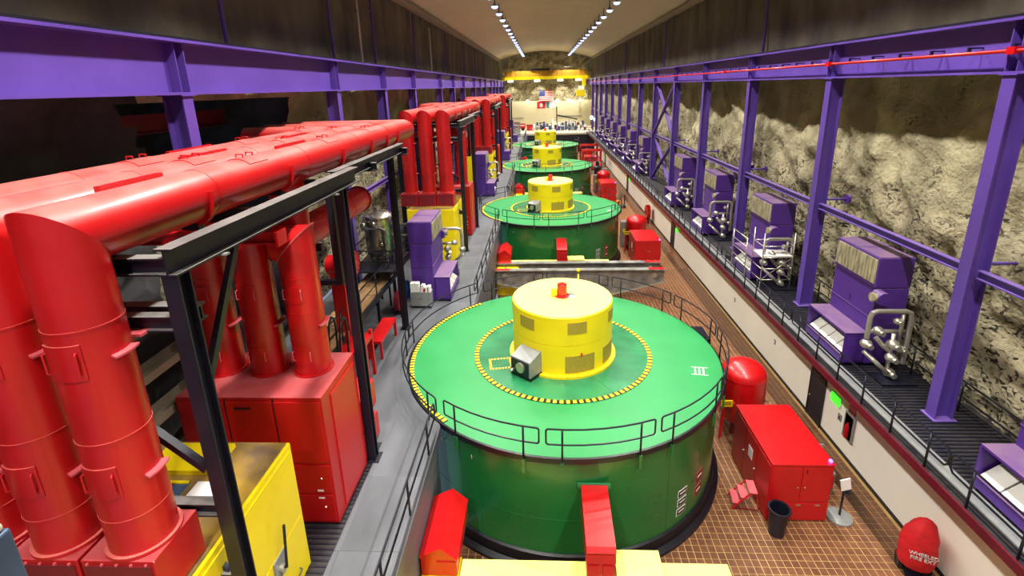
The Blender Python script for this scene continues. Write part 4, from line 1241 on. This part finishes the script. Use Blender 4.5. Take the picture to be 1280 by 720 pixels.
def make_tank():
    t = thing('pressure_tank', 'x', 'tank', (8.75, 19.75, 0))
    prof = [(0,.35),(.5,.38),(.85,.6),(.95,.85)] + [(.95, 2.7)] + [(.95*math.cos(a), 2.7+.6*math.sin(a)) for a in [PI/2*k/7 for k in range(1,8)]]
    MB().lathe(prof, 36).build('shell', RED, t, sharp=60)
    MB().lathe([(.94,2.66),(.965,2.66),(.965,2.7),(.94,2.7)], 36, closed_prof=True).build('weld_band', RED, t)
    for a in (45, 135, 225, 315):
        c, s_ = math.cos(math.radians(a)), math.sin(math.radians(a)); B(.75*c-.06,.75*s_-.06,0,.75*c+.06,.75*s_+.06,.75).build('leg', REDD, t)
    MB().tube([(-.6,-.8,1.7),(-1.1,-.95,1.7),(-1.15,-.95,.1)], .07, 8).build('pipe', RED, t)
    MB().sphere((-.85,-.92,1.75), .16, 10, 6).build('valve', RED, t)
    b = B(-1.28,-1.1,1.75,-.8,-1.07,2.05).build('yellow_sign', YEL, t)
    for z in (1.92, 1.84): B(-1.24,-1.106,z,-.86,-1.1,z+.035).build('printed_line', BLACK, b)
    for z in (1.2, 1.5): MB().cyl((.9,-.3,z),(1.05,-.36,z),.05,n=8).build('gauge', STEEL, t)
    return t
replicate(make_tank(), 'upright red pressure tank with domed top beside the {} generator', 'red pressure tanks')
def make_grey_cab():
    t = thing('grey_cubicle', 'x', 'cabinet', (7.85, 46.2, 0))
    B(-.42,-.35,0,.42,.35,2.5).build('body', GREYM, t, bevel=.015); B(-.38,-.37,.1,.38,-.35,2.4).build('door', GREYM, t); B(-.25,-.38,1.5,.25,-.37,1.85).build('yellow_label', YEL, t); MB().cyl((.28,-.42,1.2),(.28,-.37,1.2),.03,n=8).build('knob', BLACK, t)
    return t
gc = make_grey_cab(); gc['label'] = 'tall grey cubicle with a yellow label beside the second generator'; gc['group'] = 'grey cubicles'
dup(gc, (0, PITCH, 0), 'tall grey cubicle with a yellow label beside the third generator')
t = thing('waste_bin', 'open black waste bin on the tiles in front of the nearest red aisle cabinet', 'bin', (7.92, 14.05, 0))
MB().lathe([(0,0),(.25,0),(.32,.98),(.35,1.0),(.35,1.05),(.3,1.05),(.24,.1),(0,.1)], 24).build('shell', BLACK, t, sharp=50)
MB().lathe([(.31,.98),(.37,.98),(.37,1.06),(.31,1.06)], 24, closed_prof=True).build('rim', BLACKR, t)
t = thing('step_stool', 'small faded red step stool beside the nearest red aisle cabinet', 'step stool', (7.3, 15.3, 0), math.radians(-8))
for k, (x, z) in enumerate(((-.32,.25),(-.08,.5),(.2,.75))): B(x-.14,-.32,z,x+.14,.32,z+.04).build('step', PINK, t)
for y in (-.33, .33):
    MB().bar((-.5,y,0),(.1,y,.77),.03,.05,(0,1,0)).build('rail', RED, t); MB().bar((.42,y,0),(.3,y,.77),.03,.05,(0,1,0)).build('leg', RED, t); MB().bar((-.4,y,.08),(.42,y,.08),.03,.04,(0,1,0)).build('skid', REDD, t)
t = thing('barrier_stand', 'grey round-based barrier stand with a small sign by the nearest red cabinet', 'stand', (10.42, 14.75, 0))
MB().lathe([(0,0),(.42,0),(.42,.05),(.3,.1),(0,.12)], 24).build('base', GREYM, t); MB().cyl((0,0,.1),(0,0,1.35),.04,n=10).build('pole', BLACK, t)
MB().sphere((.12,0,1.15), .12, 10, 6).build('head', BLACK, t); MB().obox((-.05,-.1,1.5),(.16,0,.05),(0,.02,0),(-.05,0,.22)).build('sign_plate', PAPER, t)
t = thing('tool_cart', 'small grey cart of fittings behind the nearest red aisle cabinet', 'cart', (10.45, 16.3, 0))
B(-.32,-.5,.85,.32,.5,.9).build('top', GREYM, t)
for x in (-.28,.28):
    for y in (-.45,.45): B(x-.03,y-.03,0,x+.03,y+.03,.85).build('leg', GREYM, t)
B(-.34,.5,.9,.34,.54,1.4).build('back_board', GREYM, t)
for k in range(4): MB().sphere((-.2+.13*k, -.1+.07*(k%2), .97), .07, 8, 5).build('fitting', BLACK if k%2 else STEEL, t)
for k in range(4): B(-.3+.16*k,-.53,.3,-.22+.16*k,-.5,.8).build('striped_board', RED if k%2 else PAPER, t)
# covered wheeled extinguisher
t = thing('wheeled_extinguisher', 'wheeled fire extinguisher under a red canvas cover by the white wall', 'extinguisher', (11.55, 12.75, 0), math.radians(-24))
t.scale = (1.25, 1.25, 1.2)
cv = MB(); N = 20
rings = [(.34,.28),(.40,.35),(.42,.6),(.40,1.0),(.36,1.3),(.24,1.52),(.1,1.66),(.0,1.68)]
for r, z in rings:
    for k in range(N):
        a = 2*PI*k/N; w = 1 + .07*math.sin(5*a+z*4) + .05*math.sin(3*a-z*7)
        fx = .14*max(0, z-1.2) ; cv.v.append((r*w*math.cos(a)*.95+fx, r*w*math.sin(a)*.9, z + .03*math.sin(4*a)*(r > .3)))
for j in range(len(rings)-1):
    for k in range(N): cv.face([j*N+k, j*N+(k+1)%N, (j+1)*N+(k+1)%N, (j+1)*N+k], True)
cv.face(list(range(N))[::-1])
cc_ = cv.build('cover', CANV, t, sharp=80)
text('WHEELED\nFIRE EXT', .13, 'lettering', FLAGW, cc_, (.02, -.415, .86), (PI/2-.05, 0, 0), .012)
for x in (-.3, .3): MB().cyl((x-.04,.05,.2),(x+.04,.05,.2),.2,n=18).build('wheel', BLACK, t)
MB().bar((-.3,.05,.2),(.3,.05,.2),.04,.04).build('axle', BLACK, t); B(-.2,-.3,.02,.2,.1,.1).build('foot', BLACK, t)
t = thing('wall_hose_reel', 'red hose reel against the white wall beyond the second red tank', 'hose reel', (11.7, 54.5, 0))
MB().cyl((-.2,0,1.3),(.2,0,1.3),.75,n=24).build('drum', RED, t); MB().cyl((-.24,0,1.3),(.24,0,1.3),.3,n=16).build('hub', REDD, t); B(-.15,-.3,0,.15,.3,.6).build('base', REDD, t)
t = thing('utility_cart', 'small cart with orange and blue load behind the second generator', 'cart', (9.85, 62.0, 0))
B(-.6,-.4,.3,.6,.4,.4).build('deck', BLUE, t); B(-.5,-.3,.4,.1,.3,.9).build('orange_load', mat('orange_plastic', (226,140,40), .5), t); B(.45,-.05,.4,.58,.05,1.6).build('handle', BLACK, t)
for x in (-.5,.5):
    for y in (-.35,.35): MB().cyl((x,y-.04,.15),(x,y+.04,.15),.15,n=12).build('wheel', BLACK, t)
# red frames in the aisle by the third and fourth generators
for n, (x, y) in enumerate(((9.0, 90.5), (9.2, 98.5))):
    t = thing('red_gantry', 'red steel trestle in the right aisle, %s one beyond the third generator' % ORD[n], 'trestle', (x, y, 0), group='red trestles')
    for sx in (-1.6, 1.6):
        for sy in (-.8, .8): B(sx-.1,sy-.1,0,sx+.1,sy+.1,3.4).build('leg', RED, t)
        B(sx-.12,-.9,3.4,sx+.12,.9,3.6).build('cap_beam', RED, t)
    for sy in (-.8, .8): B(-1.7,sy-.12,3.6,1.7,sy+.12,3.85).build('top_beam', RED, t)
    B(-1.5,-.7,1.4,1.5,.7,1.55).build('shelf', GREYM, t)
t = thing('dark_pump', 'dark pump column in the right aisle beside the third generator', 'pump', (8.6, 77.5, 0)); MB().lathe([(0,0),(.5,0),(.5,2.4),(.7,2.6),(.7,2.8),(.3,3.0),(.25,3.6),(0,3.6)], 18).build('column', BLACK, t); B(.4,-.2,2.0,1.6,.2,2.5).build('outlet', GREYM, t)
t = thing('red_pump', 'red round pump set in the right aisle before the nearest trestle', 'pump', (9.4, 87.5, 0)); MB().cyl((-.8,0,1.2),(.8,0,1.2),.6,n=18).build('barrel', RED, t); B(-1.2,-.5,0,1.2,.5,.6).build('skid', GREYM, t)
t = thing('stair_unit', 'small dark inclined stair on the yellow platform behind the second generator', 'stair', (-1.7, 60.6, 2.05)); MB().bar((-.6,0,1.15),(1.0,0,.1),.5,.2).build('flight', BLACK, t); B(-.7,-.3,0,-.4,.3,1.1).build('support', RED, t)

# =================================================================== FAR END
t = thing('overhead_crane', 'yellow overhead travelling crane spanning the far end of the hall', 'crane', (1.4, 135.5, 16.5))
B(-10.5,-.5,.1,10.5,.5,.85).build('main_beam', YEL, t); B(-10.8,.7,.85,10.8,1.5,2.3).build('rear_girder', mat('crane_ochre', (190,140,26), .6), t)
ws = None
for k in range(18):
    if ws is None: ws = B(-.03,.62,.9,.03,.7,2.3).build('web_stiffener', YDUST, t); ws.location = (-10.3, 0, 0)
    else:
        c = ws.copy(); COL.objects.link(c); c.location = (-10.3+k*1.2, 0, 0)
for sx in (-10.9, 10.9): B(sx-.35,-1.5,.0,sx+.35,2.2,.7).build('end_truck', YEL, t)
B(7.8,-1.2,-4.3,10,.2,-2.7).build('cab', YEL, t); B(8.4,-1.0,-2.7,9.8,0,-1.8).build('cab_lamp_block', PAPER, t); B(9.3,-.9,-1.8,10.2,.2,.1).build('cab_hanger', YEL, t)  # plain white block stands in for the bright lamp above the cab
B(-4,.3,2.3,1,1.5,2.8).build('hoist_trolley', BLACK, t); MB().tube([(0,.9,3.0),(9,.9,3.1)], .12, 6).build('walk_rail', GREYM, t)
for k, x in enumerate((-9.2, -2.3, 3.7, 8.3)):
    MB().lathe([(0,-.1),(.6,-.1),(.75,0),(.6,.3),(0,.35)], 14, (x,-.2,-.3)).build('flood_lamp', LAMPW, t)
    L = bpy.data.lights.new('flood_light', 'SPOT'); L.energy = 2000; L.color = (1,.95,.8); L.spot_size = math.radians(75); L.spot_blend = .7; L.shadow_soft_size = .3
    lo = bpy.data.objects.new('flood_light', L); COL.objects.link(lo); lo.parent = t; lo.location = (x+(.6 if k else 0),1.7,-.5); lo.rotation_euler = (math.radians(36),0,0)
for n, x in enumerate((-3.6, 4.3, 7.4, 10.5)):
    t = thing('wall_flood', 'small bright flood lamp on top of the far cream wall, %s from the left' % ORD[n], 'lamp', (x, 139.3, 10.9), group='lamps on the far wall')
    MB().sphere((0,-.1,.2), .36, 10, 6).build('bulb', LAMPW, t); B(-.3,.1,0,.3,.7,.3).build('bracket', GREYM, t)
    L = bpy.data.lights.new('wall_flood_light', 'POINT'); L.energy = 110; L.color = (1,.95,.8); L.shadow_soft_size = .35
    lo = bpy.data.objects.new('wall_flood_light', L); COL.objects.link(lo); lo.parent = t; lo.location = (0,-1.0,.3)
# flags
t = thing('american_flag', 'striped flag with blue canton hung on the far rock wall', 'flag', (1.5, 139.45, 10.9))
for k in range(13):
    z = 2.9 - .223*(k+1)
    B(-1.9 if k >= 7 else -.35, -.02, z, 1.9, .02, z+.223).build('stripe', FLAGR if k % 2 == 0 else FLAGW, t)
cn = B(-1.9,-.025,2.9-.223*7,-.35,.02,2.9).build('canton', FLAGB, t)
sm_ = MB()
for i in range(5):
    for j in range(4): sm_.box(-1.78+i*.3,-.035,1.5+j*.36,-1.7+i*.3,-.026,1.58+j*.36)
o = sm_.build('star', FLAGW, cn, recalc=False); o['kind'] = 'stuff'
t = thing('red_flag', 'red flag with a white emblem hung on the far cream wall', 'flag', (.1, 139.97, 9.1)); B(-1.15,-.02,0,1.15,.02,1.75).build('cloth', FLAGR, t); MB().prism([(-.45,.5),(-.2,.25),(.3,.4),(.45,1.0),(.1,1.5),(-.35,1.35)], (0,-.03,0), (1,0,0),(0,0,1),(0,1,0), .01).build('emblem', FLAGW, t)
t = thing('white_flag', 'white flag with blue hoist stripes hung on the far cream wall', 'flag', (2.75, 139.97, 9.1)); B(-1.2,-.02,.1,-.95,.02,1.7).build('green_stripe', GREENT, t); B(-.95,-.02,.1,-.5,.02,1.7).build('blue_stripe', FLAGLB, t); B(-.5,-.02,.1,1.3,.02,1.7).build('cloth', FLAGW, t)
t = thing('jib_crane', 'dark jib post standing before the far cream wall', 'jib crane', (4.2, 137.5, DECK_Z)); MB().cyl((0,0,0),(0,0,5.2),.14,n=8).build('mast', BLACK, t); MB().bar((0,0,3.0),(5.5,-.5,1.8),.2,.3).build('boom', BLACK, t)
for n, (x0, x1, z) in enumerate(((-9.5,-4.8,6.6),(4.6,11.0,6.9))):
    o = B(x0,139.8,z,x1,139.98,z+.15).build('cable_duct', GREYM); tag(o, 'grey horizontal duct on the far cream wall, %s side' % ['left','right'][n], 'duct', 'far wall ducts')
t = thing('site_lights', 'pair of bluish work lamps on the last right column', 'lamp', (11.9, 121.5, 7.0))
for x, z in ((0,0),(.9,-.5)): MB().sphere((x,0,z+.5), .42, 10, 6).build('lamp_head', BLUL, t)
MB().cyl((.45,.2,-2.6),(.45,.2,.6),.08,n=8).build('pole', BLACK, t)
# stores on the far floor
rnd = random.Random(3)
kinds = []
def far_truck(x, y, label):
    t = thing('service_truck', label, 'truck', (x, y, DECK_Z)); B(-1.5,-.8,.5,1.5,.8,1.7).build('body', RED, t); B(-1.3,-.75,1.7,-.2,.75,2.2).build('cab', RED, t); B(-.2,-.81,1.2,1.3,-.79,1.4).build('stripe', FLAGW, t)
    for sx in (-.9,.9):
        for sy in (-.7,.7): MB().cyl((sx,sy-.1,.4),(sx,sy+.1,.4),.4,n=14).build('wheel', BLACK, t)
far_truck(-5.4, 126.5, 'red service truck parked on the left of the far floor')
t = thing('red_crate', 'low red crate beside the red truck on the far floor', 'crate', (-2.8, 126.8, DECK_Z)); B(-.8,-.6,0,.8,.6,1.3).build('body', RED, t); B(-.85,-.65,1.3,.85,.65,1.4).build('lid', REDD, t)
pal = [('white', PAPER), ('grey', GREYM), ('dark', BLACK), ('cream', CONC), ('blue', BLUE), ('maroon', REDD), ('white', PAPER), ('purple', PURD)]
shapes = ('machine', 'crate', 'cabinet', 'drum')
row = 0
for n in range(51):
    cname, cm = pal[rnd.randrange(len(pal))]; sh = shapes[n % 4]
    x = -1.8 + (n % 17)*.78 + rnd.uniform(-.12, .12); y = 124.5 + (n//17)*4.0 + rnd.uniform(-1.0, 1.0)
    t = thing('stored_'+sh, '%s stored %s on the far floor, %s from the left in the %s row' % (cname, sh, ORD[n % 17], ['front','middle','back'][n//17]), sh, (x, y, DECK_Z), rnd.uniform(-.4,.4), 'equipment stored on the far floor')
    h = rnd.uniform(.9, 2.4)
    if sh == 'drum':
        MB().lathe([(0,0),(.3,0),(.3,h*.7),(0,h*.7)], 12).build('shell', cm, t); MB().lathe([(.29,h*.3),(.33,h*.32),(.29,h*.36)], 12).build('hoop', GREYM, t)
    elif sh == 'machine':
        B(-.34,-.3,0,.34,.3,h*.55).build('base', cm, t); B(-.15,-.25,h*.55,.3,.25,h).build('head', pal[(n*3) % 8][1], t); MB().cyl((-.3,0,h*.75),(-.15,0,h*.75),.12,n=10).build('spindle', STEEL, t)
    elif sh == 'crate':
        B(-.33,-.3,0,.33,.3,h*.6).build('body', cm, t); B(-.35,-.32,h*.6,.35,.32,h*.65).build('lid', pal[(n*5+1) % 8][1], t)
    else:
        B(-.3,-.25,0,.3,.25,h).build('body', cm, t); B(-.26,-.27,.1,.26,-.25,h-.1).build('door', pal[(n+2) % 8][1], t)
t = thing('partition', 'grey corrugated partition on the deck by the farthest duct set', 'partition', (-5.6, 113.0, DECK_Z))
for k in range(8): B(-.9+k*.24,-.05+.05*(k%2),0,-.7+k*.24,.03+.05*(k%2),3.0).build('panel', GREYM, t)
B(-.95,-.1,2.95,1.05,.12,3.05).build('top_rail', GREYM, t)
